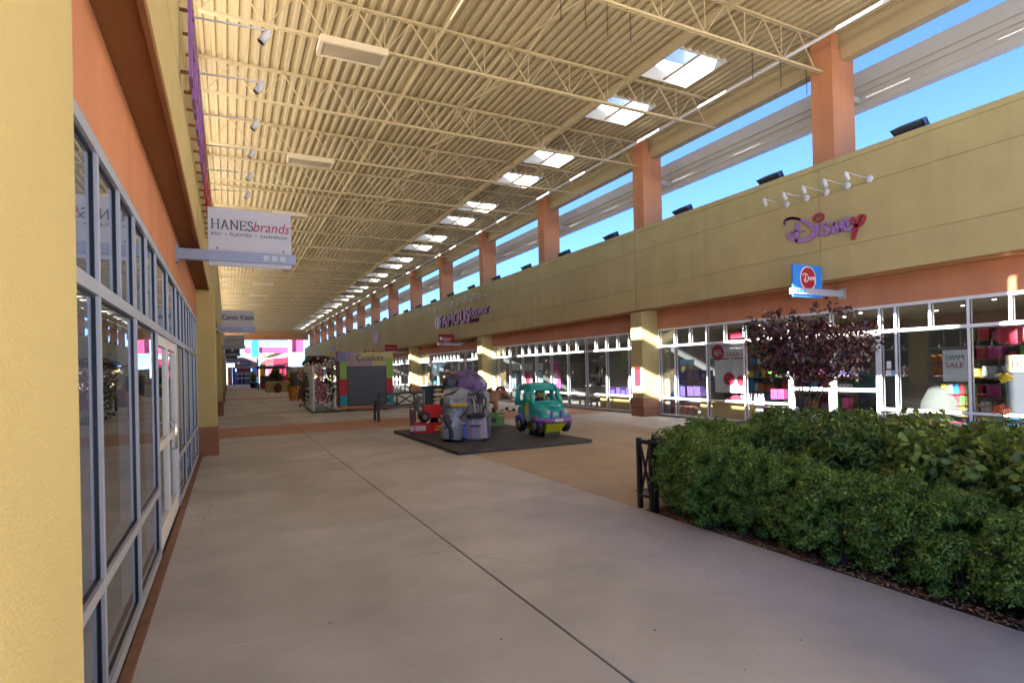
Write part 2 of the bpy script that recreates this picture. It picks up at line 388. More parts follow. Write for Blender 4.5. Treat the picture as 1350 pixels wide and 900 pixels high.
def building(name, sgn, xpar, xg, depth, piers, ya, yb, label, pwid, pfx, bays):
    xb = xg-sgn*depth
    R_ = empty(name, (xg-sgn*depth/2, (ya+yb)/2, 0), label, 'building')
    wall = MB(); zb, zt = 3.58, 6.3; xin = xpar-sgn*.30
    # parapet: panels separated by reveal grooves
    for a, b in ((zb, 4.28), (4.292, 5.545), (5.557, 6.17)):
        yy = ya
        cuts = [q for q in np.arange(YC0-6.7*6, yb, 6.7) if ya+1 < q < yb-1]
        for q in list(cuts)+[yb]:
            wall.box(xpar, xin, yy+.006, q-.006, a, b); yy = q
    wall.box(xpar-sgn*.02, xin+sgn*.01, ya, yb, zb+.02, 6.16)
    wall.build('parapet_wall', YEL, R_)
    B(xpar+sgn*.03, xin-sgn*.03, ya, yb, 6.172, 6.3).build('parapet_cap', YEL, R_)
    B(xpar-sgn*.035, xg+sgn*.002, ya, yb, 3.566, 3.6).build('soffit', SOFF, R_)
    B(xpar-sgn*.002, xpar-sgn*.033, ya, yb, 3.52, 3.578).build('drip_edge', SOFF, R_)
    B(xg, xg-sgn*.2, ya, yb, 2.932, 3.565).build('fascia', ORA, R_)
    xr_ = xg-sgn*18
    B(xin, xr_, ya, yb, 5.45, 5.7).build('flat_roof', mat('roof_white', (.8,.79,.76), .9), R_)
    B(xr_, xr_-sgn*.25, ya, yb, -.05, 6.0).build('rear_wall', YEL, R_)
    for q_, w_ in ((ya, .2), (yb, -.2)): B(xin-sgn*.002, xr_, q_, q_+w_, -.05, 5.44).build('end_wall', YEL, R_)
    B(xb, xb-sgn*.25, ya+.2, yb-.2, -.05, 4.4).build('rear_wall', YEL, R_)
    for y in piers:
        p = B(pfx, xg-sgn*.25, y-pwid/2, y+pwid/2, .62, 3.565).build('pier', YEL, R_, bevel=.012)
        pl = B(pfx+sgn*.025, xg-sgn*.25, y-pwid/2-.025, y+pwid/2+.025, 0, .308).build('plinth_tile', PLIN, R_, bevel=.008)
        B(pfx+sgn*.025, xg-sgn*.25, y-pwid/2-.025, y+pwid/2+.025, .314, .62).build('plinth_tile', PLIN, R_, bevel=.008)
    for (y0, y1, mulls, door, fm, zs, ztr, zhead, zmid) in bays:
        storefront(R_, sgn, xg, y0, y1, mulls, door, fm, zs, ztr, zhead, zmid)
        I = MB(); xi0, xi1 = xg-sgn*.2, xb+sgn*.3
        q = [(xi0,y0-.1,.004),(xi1,y0-.1,.004),(xi1,y1+.1,.004),(xi0,y1+.1,.004),(xi0,y0-.1,2.96),(xi1,y0-.1,2.96),(xi1,y1+.1,2.96),(xi0,y1+.1,2.96)]
        I.add(q, [(0,1,5,4),(1,2,6,5),(2,3,7,6),(4,5,6,7)]); I.cur = 1; I.add(q, [(0,1,2,3)])
        I.build('shop_interior', [INTW, INTF], R_)
    return R_
# left building
LP = [.90]+[14.01+13.4*k for k in range(7)]
LB = []
for k in range(7):
    y0 = LP[k]+.29; y1 = LP[k+1]-.29
    o = 13.4*k if k else 0
    mu = [2.27, 3.57, 4.87, 6.23, 8.5, 9.9, 11.2, 12.5] if k == 0 else [y0+1.3*i for i in range(1, 4)]+[y0+5.05, y0+7.3]+[y0+7.3+1.35*i for i in range(1, 4)]
    dr = (6.23, 8.5) if k == 0 else (y0+5.05, y0+7.3)
    mu.append((dr[0]+dr[1])/2) if False else None
    LB.append((y0, y1, mu, dr, ALU, .03, 2.16, 2.93, .65))
lb = building('shop_building', 1, XL, GXL, 6, LP, -.5, 117.4, 'yellow stucco shop building with blue-grey windows close behind a stucco pier', .58, -.225, LB)
B(-.575, -.515, .5, 117, -.012, .022).build('base_trim', CAULK, lb)
# right building
RP = [15.29+13.4*k for k in range(-1, 8)]
RB = []
for k in range(8):
    y0 = RP[k]+.29; y1 = RP[k+1]-.29
    if k == 0: mu = [3.2, 4.6, 5.96, 7.33, 7.67, 9.99, 11.43, 12.83, 14.21]; dr = (7.67, 9.99)
    elif k == 1: mu = [16.58+1.405*i for i in range(9)]; dr = None
    elif k == 2: mu = [y0+1.25*i for i in range(1, 2)]+[31.42, 33.8]+[33.8+1.33*i for i in range(1, 6)]; dr = (31.42, 33.8)
    else: mu = [y0+1.3*i for i in range(1, 4)]+[y0+5.2, y0+7.5]+[y0+7.5+1.3*i for i in range(1, 4)]; dr = (y0+5.2, y0+7.5)
    RB.append((y0, y1, mu, dr, WHT, .03, 2.34, 2.93, .61))
rb = building('shop_building', -1, XR, GXR, 6.5, RP, -9.5, YEND, 'long yellow stucco shop building with white-framed windows and orange fascia', .58, XR+.002, RB)
# red notice panel on the pier beside the toy shop windows
p0 = onx(838, 486, XR); tag(B(XR-.025, XR-.001, 15.12, 15.40, 1.02, 1.66).build('notice_panel', REDS), 'narrow red notice panel fixed to the yellow pier between shop windows', 'panel')

# ================================================================== CANOPY ROOF
ZD = 9.33; ZB = 8.5
can = empty('canopy_roof', (6.04, 48, 6.3), 'tan corrugated steel canopy roof on orange columns spanning the shopping walkway', 'roof')
YR0 = 1.35
def deck(xa, xb_, ya, yb):
    """corrugated sheet between xa..xb_"""
    M_ = MB(); p = .232; i0 = round((xa+.9)/p); i1 = round((xb_+.9)/p); prof = []
    for i in range(i0, i1):
        x = -.9+i*p; prof += [(x, ZD), (x+.075, ZD), (x+.10, ZD+.065), (x+.207, ZD+.065)]
    prof.append((-.9+i1*p, ZD)); n = len(prof)
    M_.add([(x, ya, z) for x, z in prof]+[(x, yb, z) for x, z in prof], [(i, n+i, n+i+1, i+1) for i in range(n-1)])
    return M_
p = .232; SX0 = -.9+46*p; SX1 = -.9+53*p          # skylight strip x range
D = deck(-.9, SX0, YR0, YEND); D2 = deck(SX1, 13.02, YR0, YEND)
D.add(D2.v, D2.f)
SKY = []
k = -2
while YC0+6.7*k < YEND-6:
    for off in (2.4, 5.03): SKY.append(YC0+6.7*k+off)
    k += 1
SKY = [y for y in SKY if y > YR0+1.5]
ya = YR0
for y in SKY+[YEND+.72]:
    D3 = deck(SX0, SX1, ya, y-.72); D.add(D3.v, D3.f); ya = y+.72
D.build('roof_deck', TAN, can)
B(-1.05, 13.15, YR0, YEND, ZD+.3, ZD+.31) if False else None
SKW = mat('skylight_white', (.62, .60, .54), .6, .03)
c = MB(); a, b = (SX1-SX0)/2, .72
c.box(-a, -a+.03, -b, b, -.03, .57); c.box(a-.03, a, -b, b, -.03, .57); c.box(-a+.03, a-.03, -b, -b+.03, -.03, .57); c.box(-a+.03, a-.03, b-.03, b, -.03, .57)
curb_me = c.mesh('skylight_curb', SKW)
bar_me = B(-.02, .02, -b+.03, b-.03, .0, .05).mesh('skylight_bar', STEEL)
gl_me = MB().add([(-a,-b,.574),(a,-b,.574),(a,b,.574),(-a,b,.574)], [(0,1,2,3)]).mesh('skylight_pane', SKYGLASS)
for y in SKY:
    q = link('skylight', curb_me, can, Vector(((SX0+SX1)/2, y, ZD))-worg(can)); link('skylight_bar', bar_me, q); link('skylight_pane', gl_me, q)
# joists
JX0, JX1 = -.62, 12.66
def chord(z, hgt=.06):
    M_ = MB()
    for s_ in (-1, 1): M_.box(JX0, JX1, s_*.028-.017, s_*.028+.017, z-hgt/2, z+hgt/2-.012 if False else z+hgt/2)
    return M_
top_me = chord(ZD-.03, .05).mesh('joist', STEEL)
bot_me = MB().box(JX0+.25, JX1, -.045, -.010, ZB-.024, ZB+.024).box(JX0+.25, JX1, .010, .045, ZB-.024, ZB+.024).mesh('bottom_chord', STEEL)
web = []; n = 11; st = (JX1-JX0-.5)/n
for i in range(n):
    xa = JX0+.25+i*st; 
    web.append(((xa, 0, ZB), (xa+st/2, 0, ZD-.06), .016)); web.append(((xa+st/2, 0, ZD-.06), (xa+st, 0, ZB), .022)); web.append(((xa, 0, ZB), (xa, 0, ZD-.06), .016))
web_me = []
for a_, b_, w in web: web_me.append(MB().bar(a_, b_, w, w, (0,1,0)).mesh('web_member', STEEL))
allw = MB()
for a_, b_, w in web: allw.bar(a_, b_, w, w, (0,1,0))
allw_me = allw.mesh('web', STEEL)
br_me = MB().bar((0,.05,ZB+.02), (0,3.3,ZD-.09), .035, .035).bar((.05,.05,ZD-.09), (.05,3.3,ZB+.02), .035, .035).mesh('bridging', STEEL)
rod_me = MB().tube([(0,0,ZB+.05),(0,3.35,ZB+.05)], .012, 6).mesh('bridging_rod', STEEL)
JY = [YC0+3.35*i for i in range(-2, 30)]
wo = worg(can)
for i, y in enumerate(JY):
    j = link('joist', top_me, can, Vector((0, y, 0))-wo); link('bottom_chord', bot_me, j)
    if i < 8:
        for w in web_me: link('web_member', w, j)
    else: link('web', allw_me, j)
    if i < len(JY)-1:
        link('bridging', br_me, j, (6.05, 0, 0)); link('bridging_rod', rod_me, j, (2.35, 0, 0)); link('bridging_rod', rod_me, j, (2.5, 0, .62))
MB().tube([(4.4, YR0, ZD-.12), (4.4, YEND, ZD-.12)], .03, 8).build('sprinkler_pipe', STEEL, can, smooth=True)
# purlin running along the skylights
B(9.55, 9.66, YR0, YEND, ZD-.16, ZD-.002).build('purlin', STEEL, can)
MB().tube([(12.05, YR0, 8.976), (12.05, YEND, 8.976)], .037, 10).build('sun_catch_pipe', LAMPW, can, smooth=True)  # pipe added to catch the skylight sun and keep it off the cornice
COLM = ORA
col_me = MB().box(-.29, .51, -.27, .27, 6.302, 8.96).box(-.285, -.02, -.265, .265, 8.96, 9.32).mesh('column', COLM)
colL_me = MB().box(-.51, .29, -.27, .27, 6.302, 8.96).box(.02, .285, -.265, .265, 8.96, 9.32).mesh('column', COLM)
for k in range(-1, 16):
    y = YC0+6.7*k
    if y > YEND: continue
    link('column', col_me, can, Vector((12.9, y, 0))-wo); link('column', colL_me, can, Vector((-.82, y, 0))-wo)
for x0, x1, zl in ((12.94, 13.21, 8.73), (-1.13, -.86, 8.78)):
    B(x0, x1, YR0, YEND, zl, 9.30).build('edge_beam', TAN, can)
    B(x0-.05, x1+.05, YR0-.05, YEND, 9.302, 9.5).build('roof_edge', TAN, can)
# stepped cornice outside the openings
def cornice(sg, x):
    M_ = MB(); prof = [(0, 8.80), (0, 8.44), (.05, 8.42), (.05, 8.34), (0, 8.32), (0, 8.27), (.05, 8.25), (.05, 8.17), (0, 8.15), (-.02, 8.02), (0, 8.0), (0, 7.86), (.22, 7.86), (.22, 8.80)]
    P_ = [(x+sg*u, z) for u, z in prof]
    return M_.prism(P_, lambda u, v: (u, YR0, v), (0, YEND-YR0, 0))
cornice(1, 14.0).build('cornice', BAND, can, fixn=True); cornice(-1, -1.92).build('cornice', BAND, can, fixn=True)
brk_me = B(-.03, .03, -.03, .03, 0, .14).mesh('cornice_bracket', LAMPW)
for k in range(-1, 15):
    for sg, xo, xi in ((1, 14.0, 13.41), (-1, -1.92, -1.33)):
        B(min(xo, xi)+.002, max(xo, xi)-.002, YC0+6.7*k-.06, YC0+6.7*k+.06, 8.0, 8.14).build('outrigger', BAND, can)
# end portal
B(-1.0, 13.1, YEND, YEND+.5, 7.8, 9.5).build('end_beam', ORA, can)
B(-.9, 13.0, YR0-.3, YR0-.051, 8.9, 9.5).build('end_beam', TAN, can)

# ================================================================== FIXTURES
chrome = mat('chrome', (.7,.7,.72), .25, 0, metal=1)
# ceiling lights
DIFF = mat('lamp_diffuser', (.42, .34, .23), .5, .15, 2)
lt_body = MB().box(-.68,.68,-.3,-.28,-.12,.02).box(-.68,.68,.28,.3,-.12,.02).box(-.68,-.66,-.28,.28,-.12,.02).box(.66,.68,-.28,.28,-.12,.02).box(-.66,.66,-.28,.28,.0,.02)
lt_body.box(-.66,.66,-.28,-.235,-.12,-.104).box(-.66,.66,.235,.28,-.12,-.104).box(-.66,-.61,-.235,.235,-.12,-.104).box(.61,.66,-.235,.235,-.12,-.104)
lt_body.box(-.5,-.44,-.02,.02,.02,.1).box(.44,.5,-.02,.02,.02,.1)
lt_me = lt_body.mesh('housing', mat('lamp_housing', (.66,.58,.42), .5, .05)); df_me = B(-.655,.655,-.275,.275,-.103,-.085).mesh('diffuser', DIFF)
scr_me = MB().lathe([(.012,0),(.012,.02)], n=8).mesh('bolt', DARK)
for i, y in enumerate([11.9+6.7*k for k in range(14)]):
    e = empty('ceiling_light', (2.43, y, 8.40), ['nearest', ''][0] and 'wide flat rectangular ceiling light hung beneath a roof joist above the shop fronts', 'ceiling light', 'ceiling lights hung along the joists')
    link('housing', lt_me, e); link('diffuser', df_me, e)
# chains
ch = MB()
for i in range(14):
    a = i*.042; v = i % 2
    pts = [(math.cos(t)*.012*(1-v), math.cos(t)*.012*v, -a+math.sin(t)*.026) for t in np.linspace(0, 2*math.pi, 9)]
    ch.tube(pts, .004, 5, caps=False)
ch_me = ch.mesh('hanging_chain', BLACK)
for x in (5.43, 5.96, 6.45, 6.99, 10.3, 11.2, 12.08):
    tag(link('hanging_chain', ch_me, None, (x, YC0, ZB-.06)), 'short black chain dangling from the bottom of a roof joist', 'chain', 'chains dangling from the joist')
# floodlights on the right parapet
fl = MB().add([(-.10,-.3,.02),(.12,-.3,.02),(.12,.3,.02),(-.10,.3,.02),(-.22,-.32,.12),(.06,-.24,.26),(.06,.24,.26),(-.22,.32,.12)], [(0,3,2,1),(4,5,6,7),(0,1,5,4),(1,2,6,5),(2,3,7,6),(3,0,4,7)])
fl_me = fl.mesh('housing', BLKP); fg_me = MB().add([(-.222,-.28,.115),(-.222,.28,.115),(-.118,.26,.03),(-.118,-.26,.03)], [(0,1,2,3)]).mesh('lens', mat('flood_lens', (.05,.05,.06), .1, 0))
br2 = MB().box(-.02,.04,-.05,.05,-.02,.03).mesh('bracket', BLKP)
fy = [6.6, 9.93, 13.07, 16.7, 19.9]+[19.9+3.35*i for i in range(1, 26)]
for y in fy:
    e = empty('floodlight', (12.58, y, 6.315), 'black box floodlight sitting on top of the long yellow parapet', 'floodlight', 'floodlights along the parapet')
    link('housing', fl_me, e); link('lens', fg_me, e); link('bracket', br2, e)
# gooseneck lamps: local frame, arm points to +x (mirror for right wall by rotation)
gp = MB().lathe([(.085,0),(.085,.012),(.06,.035),(.03,.045)], n=16, axis='x').mesh('wall_plate', LAMPW)
ga = MB().tube([(.03,0,0),(.62,0,.03),(.80,0,.035)], .012, 8).mesh('arm', LAMPW)
def _hd():
    M_ = MB(); a = Vector((.82,0,.02)); d = Vector((-.55,0,-.83)); n = 14
    M_.tube([a+d*t for t in (0,.02,.045,.16)], [.018,.036,.045,.047], n); return M_
gh = _hd().mesh('lamp_head', LAMPW); gi = MB().tube([Vector((.82,0,.02))+Vector((-.55,0,-.83))*t for t in (.1595,.1615)], .04, 14).mesh('lens', BLKP)
gk = MB().ell((.815,0,.03), (.028,.028,.028), 10, 6).mesh('swivel', LAMPW)
for q in (gp, ga, gh, gk): q.polygons.foreach_set('use_smooth', [True]*len(q.polygons))
def goose(loc, rz, label, group):
    e = empty('gooseneck_lamp', loc, label, 'wall lamp', group, rz)
    for nm, me in (('wall_plate', gp), ('arm', ga), ('lamp_head', gh), ('swivel', gk)): link(nm, me, e)
    link('lens', gi, e)
for a, b in ((1146,240),(1117,248),(1089,257),(1063,264),(1037,272)):
    q = onx(a, b, XR-.01); goose((XR-.001, q.y, 5.60), math.pi, 'white long-arm lamp on the yellow wall over the purple and red lettering', 'lamps over the purple and red lettering')
for i in range(10):
    goose((XR-.001, 27.6+1.06*i, 5.68), math.pi, 'white long-arm lamp over the lilac shoe shop lettering', 'lamps over the lilac lettering')
for i in range(9):
    goose((XR-.001, 50.6+.62*i, 5.68), math.pi, 'small white long-arm lamp over the square pink wall sign', 'lamps over the square pink sign')
for i in range(7):
    y = 5.75+1.28*i
    goose((XL+.001, y, 5.62), 0, 'white long-arm lamp over the letters beside the sheltered ceiling', 'lamps over the raised letters of the near shop')

# ================================================================== SIGNS
# serif capitals for the nearest hanging sign, as strokes in a unit box (width, strokes)
SER = {
 'H': (.86, [[(.14,0),(.14,1)],[(.72,0),(.72,1)],[(.14,.5),(.72,.5)],[(0,0),(.28,0)],[(0,1),(.28,1)],[(.58,0),(.86,0)],[(.58,1),(.86,1)]]),
 'A': (.84, [[(.12,0),(.42,1)],[(.42,1),(.72,0)],[(.22,.35),(.62,.35)],[(0,0),(.24,0)],[(.58,0),(.84,0)]]),
 'N': (.88, [[(.14,0),(.14,1)],[(.14,1),(.74,0)],[(.74,0),(.74,1)],[(0,0),(.28,0)],[(0,1),(.2,1)],[(.6,1),(.88,1)]]),
 'E': (.72, [[(.14,0),(.14,1)],[(0,0),(.66,0)],[(0,1),(.62,1)],[(.14,.52),(.5,.52)],[(.66,0),(.68,.2)],[(.62,1),(.63,.82)],[(.5,.42),(.5,.62)]]),
 'S': (.6, [[(.5,.8),(.42,.96),(.26,1),(.1,.9),(.09,.72),(.28,.55),(.48,.42),(.52,.22),(.4,.04),(.24,0),(.06,.06),(.04,.22)]]),
}
def serif(txt, f, size, w, d):
    M_ = MB(); x = 0
    tot = sum(SER[c_][0]+.08 for c_ in txt)
    for c_ in txt:
        wd, ss = SER[c_]
        for s_ in ss:
            thin = len(s_) == 2 and (abs(s_[0][1]-s_[1][1]) < .01 or (c_ in 'AN' and s_[0][0] < s_[1][0] and False))
            M_.stroke([((x+a)*size, b*size) for a, b in s_], w*.55 if thin else w, f, d)
        x += wd+.08
    return M_, x*size
def blade(name, y, x0, x1, zb, zt, wallx, face, armm, label, group=None, cat='sign'):
    """projecting sign facing -Y, bracket arm runs to the wall at wallx"""
    e = empty(name, ((x0+x1)/2, y, zb), label, cat, group)
    B(x0, x1, y-.02, y+.02, zb, zt).build('panel', face, e, bevel=.004)
    za, zc = zb+.06, zb+.20
    if wallx < x0: a0, a1 = wallx, x1+.05
    else: a0, a1 = x0-.05, wallx
    B(a0, a1, y-.045, y-.0215, za, zc).build('arm', armm, e, bevel=.004); B(a0, a1, y+.0215, y+.045, za, zc).build('arm', armm, e)
    wx = wallx
    B(wx-.001 if wx > x0 else wx+.001, wx-.03 if wx > x0 else wx+.03, y-.09, y+.09, za-.05, zc+.05).build('wall_plate', armm, e)
    sx = x1-.05 if wallx < x0 else x0+.05; sg = -1 if wallx < x0 else 1
    for i in range(3):
        xa = sx+sg*(.03+.105*i); B(xa, xa+sg*.07, y-.050, y-.0452, za+.035, zc-.035).build('square_cutout', face, e)
    return e
# left side
e = blade('hanging_sign', 8.5, -.205, .825, 3.17, 3.945, GXL, SIGNG, ARMG, 'pale grey hanging sign with dark serif capitals and crimson italic lettering')
f2 = lambda u, v: (-.17+u, 8.478, 3.665+v)
M_, wd = serif('HANES', f2, .122, .016, (0, -.002, 0)); M_.build('lettering', INK, e)
put_text('lettering', 'brands', .20, .003, CRIM, RX, (.575, 8.477, 3.728), e, shear=.28, xs=.86)
put_text('lettering', 'BALI  •  PLAYTEX  •  CHAMPION', .058, .003, INK, RX, (.30, 8.477, 3.598), e, xs=1.15)
for x in (-.1, .72): MB().lathe([(.012,8.452),(.012,8.456)], (x,0,3.40) , 8, 'y').build('bolt', DARK, e)
e = blade('hanging_sign', 21.7, -.18, .85, 3.17, 3.945, GXL, SIGNG, ARMG, 'pale grey hanging sign with plain dark letters reading Calvin Klein')
put_text('lettering', 'Calvin Klein', .235, .003, mat('ink_black', (.03,.03,.035), .6, 0), RX, (.335, 21.676, 3.70), e, xs=.88, bold=.004)
put_text('lettering', 'UNDERWEAR', .05, .003, SIGNG, RX, (.335, 21.676, 3.53), e)
GREY3 = solid('sign_grey2', (.36,.35,.33)); 
e = blade('hanging_sign', 35.1, -.18, .85, 3.17, 3.945, GXL, GREY3, ARMG, 'grey hanging sign with thin dark line of letters over a shop door')
put_text('lettering', 'LANE BRYANT', .13, .003, INK, RX, (.335, 35.07, 3.66), e)
for i, y in enumerate((48.5, 61.9)):
    e = blade('hanging_sign', y, -.18, .85, 3.17, 3.945, GXL, BLKP, ARMG, ['black hanging sign with a small white mark, before the farther black one', 'black hanging sign with a small white mark, farther down the shop row'][i])
    MB().ell((.335, y-.021, 3.68), (.07, .004, .1), 10, 6).build('emblem', WINK, e)
e = blade('hanging_sign', 75.3, -.18, .85, 3.17, 3.945, GXL, GREY3, ARMG, 'brownish grey hanging sign at the far end of the shop row'); 
# raised letters over the near left shop, read from the walkway
e = empty('wall_lettering', (XL, 9.6, 4.5), 'raised purple and red letters standing off the yellow parapet on studs', 'lettering')
fL = lambda u, v: (XL+.07, 5.6+u, 4.32+v)
M_, wd = serif('HANES', fL, .78, .09, (.03, 0, 0)); M_.build('letters', PURP, e)
o = put_text('letters', 'brands', 1.3, .03, LRED, RLW, (XL+.085, 5.6+wd+1.75, 4.72), e, shear=.28, xs=.95)
for i in range(18):
    for z in (4.42, 4.98): B(XL+.0005, XL+.07, 5.8+.4*i-.012, 5.8+.4*i+.012, z-.012, z+.012).build('stud', SOFF, e)

# right side: toy shop letters, drawn on the wall plane
e = empty('wall_lettering', (XR, 8.5, 4.4), 'red swirling script letters, violet glare painted in, on the long yellow wall', 'lettering')
VLT = mat('letter_glare', (.36, .17, .42), .35, .06)  # violet is sky glare painted onto parts of the red letters
def wz(u, v): return onx(850+u/2.7, 220+v/2.7, XR-.05)     # point on the letter face plane
def wall_stroke(pts, w, mt, nm='letter'):
    P_ = [onx(850+u/2.7, 220+v/2.7, XR-.05) for u, v in pts]; P2 = [(-q.y, q.z) for q in P_]
    M_ = MB().stroke(P2, w, lambda a, b: (XR-.06, -a, b), (.045, 0, 0), 6); M_.build(nm, mt, e)
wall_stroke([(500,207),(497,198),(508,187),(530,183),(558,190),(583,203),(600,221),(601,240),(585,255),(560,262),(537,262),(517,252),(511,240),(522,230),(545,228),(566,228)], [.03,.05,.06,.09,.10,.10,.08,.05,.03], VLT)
wall_stroke([(500,205),(496,197),(508,186),(530,182),(556,188)], [.02,.05,.06,.05], LRED)
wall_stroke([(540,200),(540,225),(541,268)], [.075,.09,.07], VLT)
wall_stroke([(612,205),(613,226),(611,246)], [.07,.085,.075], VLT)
wall_stroke([(600,193),(606,176),(622,168),(633,173),(630,186),(615,194),(604,190)], [.04,.06,.05,.04], LRED)
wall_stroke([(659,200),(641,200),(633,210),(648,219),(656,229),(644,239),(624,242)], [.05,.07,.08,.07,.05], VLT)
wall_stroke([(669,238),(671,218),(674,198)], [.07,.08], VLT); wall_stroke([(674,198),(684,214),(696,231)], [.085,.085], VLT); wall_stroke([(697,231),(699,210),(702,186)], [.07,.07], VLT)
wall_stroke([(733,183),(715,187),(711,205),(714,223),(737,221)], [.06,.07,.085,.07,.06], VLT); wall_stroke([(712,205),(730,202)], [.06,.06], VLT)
wall_stroke([(739,179),(742,199),(753,210),(768,203),(779,187),(779,174),(768,173),(760,186),(753,212),(744,240),(740,259)], [.06,.08,.07,.06,.06,.05,.06,.09,.09,.06], LRED)
# toy shop blade sign
e = blade('hanging_sign', 8.5, 11.34, 12.34, 3.17, 3.90, GXR, BLUE, ALU, 'bright blue hanging sign with a round red emblem')
MB().lathe([(.275,0),(.275,.006)], (11.84, 8.473, 3.60), 28, 'y').build('emblem_rim', WINK, e)
MB().lathe([(.25,0),(.25,.006)], (11.84, 8.468, 3.60), 28, 'y').build('emblem', LRED, e)
M_ = MB()
fd = lambda u, v: (11.84+u, 8.467, 3.60+v)
for s_ in ([(-.2,.05),(-.15,.1),(-.06,.09),(.0,.03),(-.03,-.06),(-.12,-.08),(-.15,-.02)], [(-.1,.08),(-.1,-.09)], [(.02,.03),(.02,-.04)], [(.09,.03),(.05,.02),(.08,-.01),(.04,-.04)], [(.11,-.04),(.11,.03),(.15,.0),(.15,-.04)], [(.16,0),(.2,.01),(.18,.04),(.16,0),(.2,-.03)], [(.21,.04),(.23,-.01),(.25,.04),(.21,-.1)]):
    M_.stroke(s_, .018, fd, (0,-.002,0))
M_.build('lettering', WINK, e)['kind'] = 'stuff'
# shoe shop letters
LIL = mat('letter_lilac', (.52, .30, .50), .4, .05); DRED = mat('letter_edge', (.16, .015, .03), .5, 0)
e = empty('wall_lettering', (XR, 31.5, 4.5), 'lilac and maroon raised letters of the shoe shop under a row of lamps', 'lettering')
def two_tone(txt, size, pos, **k):
    put_text('letters', txt, size, .07, DRED, RRW, (pos[0], pos[1]-.04, pos[2]-.03), e, **k); put_text('letter_faces', txt, size, .02, LIL, RRW, (pos[0]-.045, pos[1], pos[2]), e, **k)
two_tone('FAMOUS', 1.10, (XR-.04, 32.35, 4.85), xs=1.22, bold=.012)
two_tone('footwear', .78, (XR-.04, 28.55, 4.98), xs=.92)
put_text('letters', 'OUTLET', .30, .06, DRED, RRW, (XR-.04, 29.25, 4.47), e, space=1.3)
M_ = MB(); M_.ell((XR-.04, 35.55, 4.86), (.03, .42, .40), 20, 8); M_.build('emblem', WINK, e, smooth=True)
B(XR-.03, XR-.002, 35.1, 36.0, 4.45, 5.27).build('emblem_plate', LIL, e)
MB().stroke([(-.1,-.3),(.05,-.05),(.0,.2),(.15,.3)], .1, lambda u, v: (XR-.075, 35.55-u, 4.86+v), (-.004,0,0)).build('emblem_mark', DRED, e)
def rblade(y, mt, label, txt=None, tcol=WINK, size=.16, zt=3.90, w=1.0, am=ALU):
    e = blade('hanging_sign', y, 11.34, 11.34+w, 3.17, zt, GXR, mt, am, label)
    if txt: put_text('lettering', txt, size, .003, tcol, RX, (11.34+w/2, y-.024, 3.62), e)
    return e
e = rblade(32.4, REDS, 'red hanging sign with white shoe shop letters and grey arm', 'FAMOUS', size=.17)
put_text('lettering', 'footwear', .12, .003, WINK, RX, (11.88, 32.376, 3.50), e)
B(11.42, 11.55, 32.374, 32.377, 3.55, 3.72).build('emblem', WINK, e)
rblade(45.4, REDS, 'dark red hanging sign before the GUESS sign', 'MIKASA OUTLET', size=.10)
rblade(53.4, REDS, 'dark red hanging sign reading GUESS beyond the coloured kiosk', 'GUESS', size=.22, zt=3.75)
e = rblade(88.9, BLUE, 'pale blue tall hanging sign high above the coloured kiosk'); 
rblade(75.5, BLUE, 'small blue hanging sign low over the far shop doors', zt=3.7)
rblade(102, solid('sign_pink', (.5,.12,.16)), 'pinkish hanging sign at the far end of the wall')
# square pink wall sign and far letters
e = empty('wall_sign', (XR, 53, 4.4), 'square pink wall sign on the yellow parapet far down', 'sign')
B(XR-.08, XR-.001, 51.4, 53.9, 4.36, 5.36).build('panel', solid('sign_rose', (.55,.26,.42)), e, bevel=.01); put_text('lettering', 'IZOD', .62, .01, WINK, RRW, (XR-.09, 52.65, 4.86), e)
for y, t_ in ((78, 'far row'), (90, 'end')):
    e = empty('wall_lettering', (XR, y, 4.4), 'faint grey raised letters on the %s of the yellow parapet' % ('far stretch' if y == 78 else 'end stretch'), 'lettering')
    put_text('letters', 'JONES' if y == 78 else 'rue21', 1.0, .06, solid('letter_grey', (.42,.44,.5)), RRW, (XR-.05, y, 4.85), e, xs=1.5)

# ================================================================== RIDES ON THE RUBBER PLATFORM
mt_ = B(4.08, 7.30, 10.62, 15.55, 0.002, .075).build('rubber_platform', DARK, bevel=.01); tag(mt_, 'low black rubber platform under the children\'s coin rides', 'platform')
ZM = .076
TEAL = mat('ride_teal', (.015, .36, .32), .28, .05, 3, coat=.4); VIO = mat('ride_violet', (.17, .10, .42), .3, .05, coat=.3); LEM = mat('ride_yellow', (.62, .60, .03), .35, .05, coat=.3)
RED = mat('ride_red', (.55, .012, .015), .3, .05, coat=.4); TYRE = mat('tyre', (.02,.02,.022), .6, .1); HUB = mat('hub_grey', (.22,.22,.21), .5, .1)
# --- teal car, local +x = forward
car = empty('car_ride', (6.86, 12.05, ZM), 'teal and violet toy car coin ride on a yellow keel', 'coin ride', None, math.radians(-88))
def L(M_, name, mt, par=car, **k): return M_.build(name, mt, par, local=True, **k)
CS = [(-.62,.36,.40,.66),(-.58,.40,.36,.74),(-.40,.42,.34,.76),(-.05,.42,.34,.77),(.12,.42,.34,.80),(.22,.415,.34,.80),(.40,.40,.34,.75),(.54,.37,.35,.66),(.60,.33,.38,.58)]
body = L(MB().loft(CS, 28, 4.5), 'body', TEAL, smooth=True, sub=1)
L(MB().ell((.30,0,.72), (.28,.26,.10), 18, 8), 'bonnet_hump', TEAL, smooth=True)
L(MB().loft([(-.60,.34,1.08,1.22),(-.57,.375,1.06,1.255),(-.25,.385,1.07,1.285),(.04,.375,1.07,1.265),(.11,.34,1.08,1.22)], 24, 5.5), 'roof', TEAL, smooth=True, sub=1)
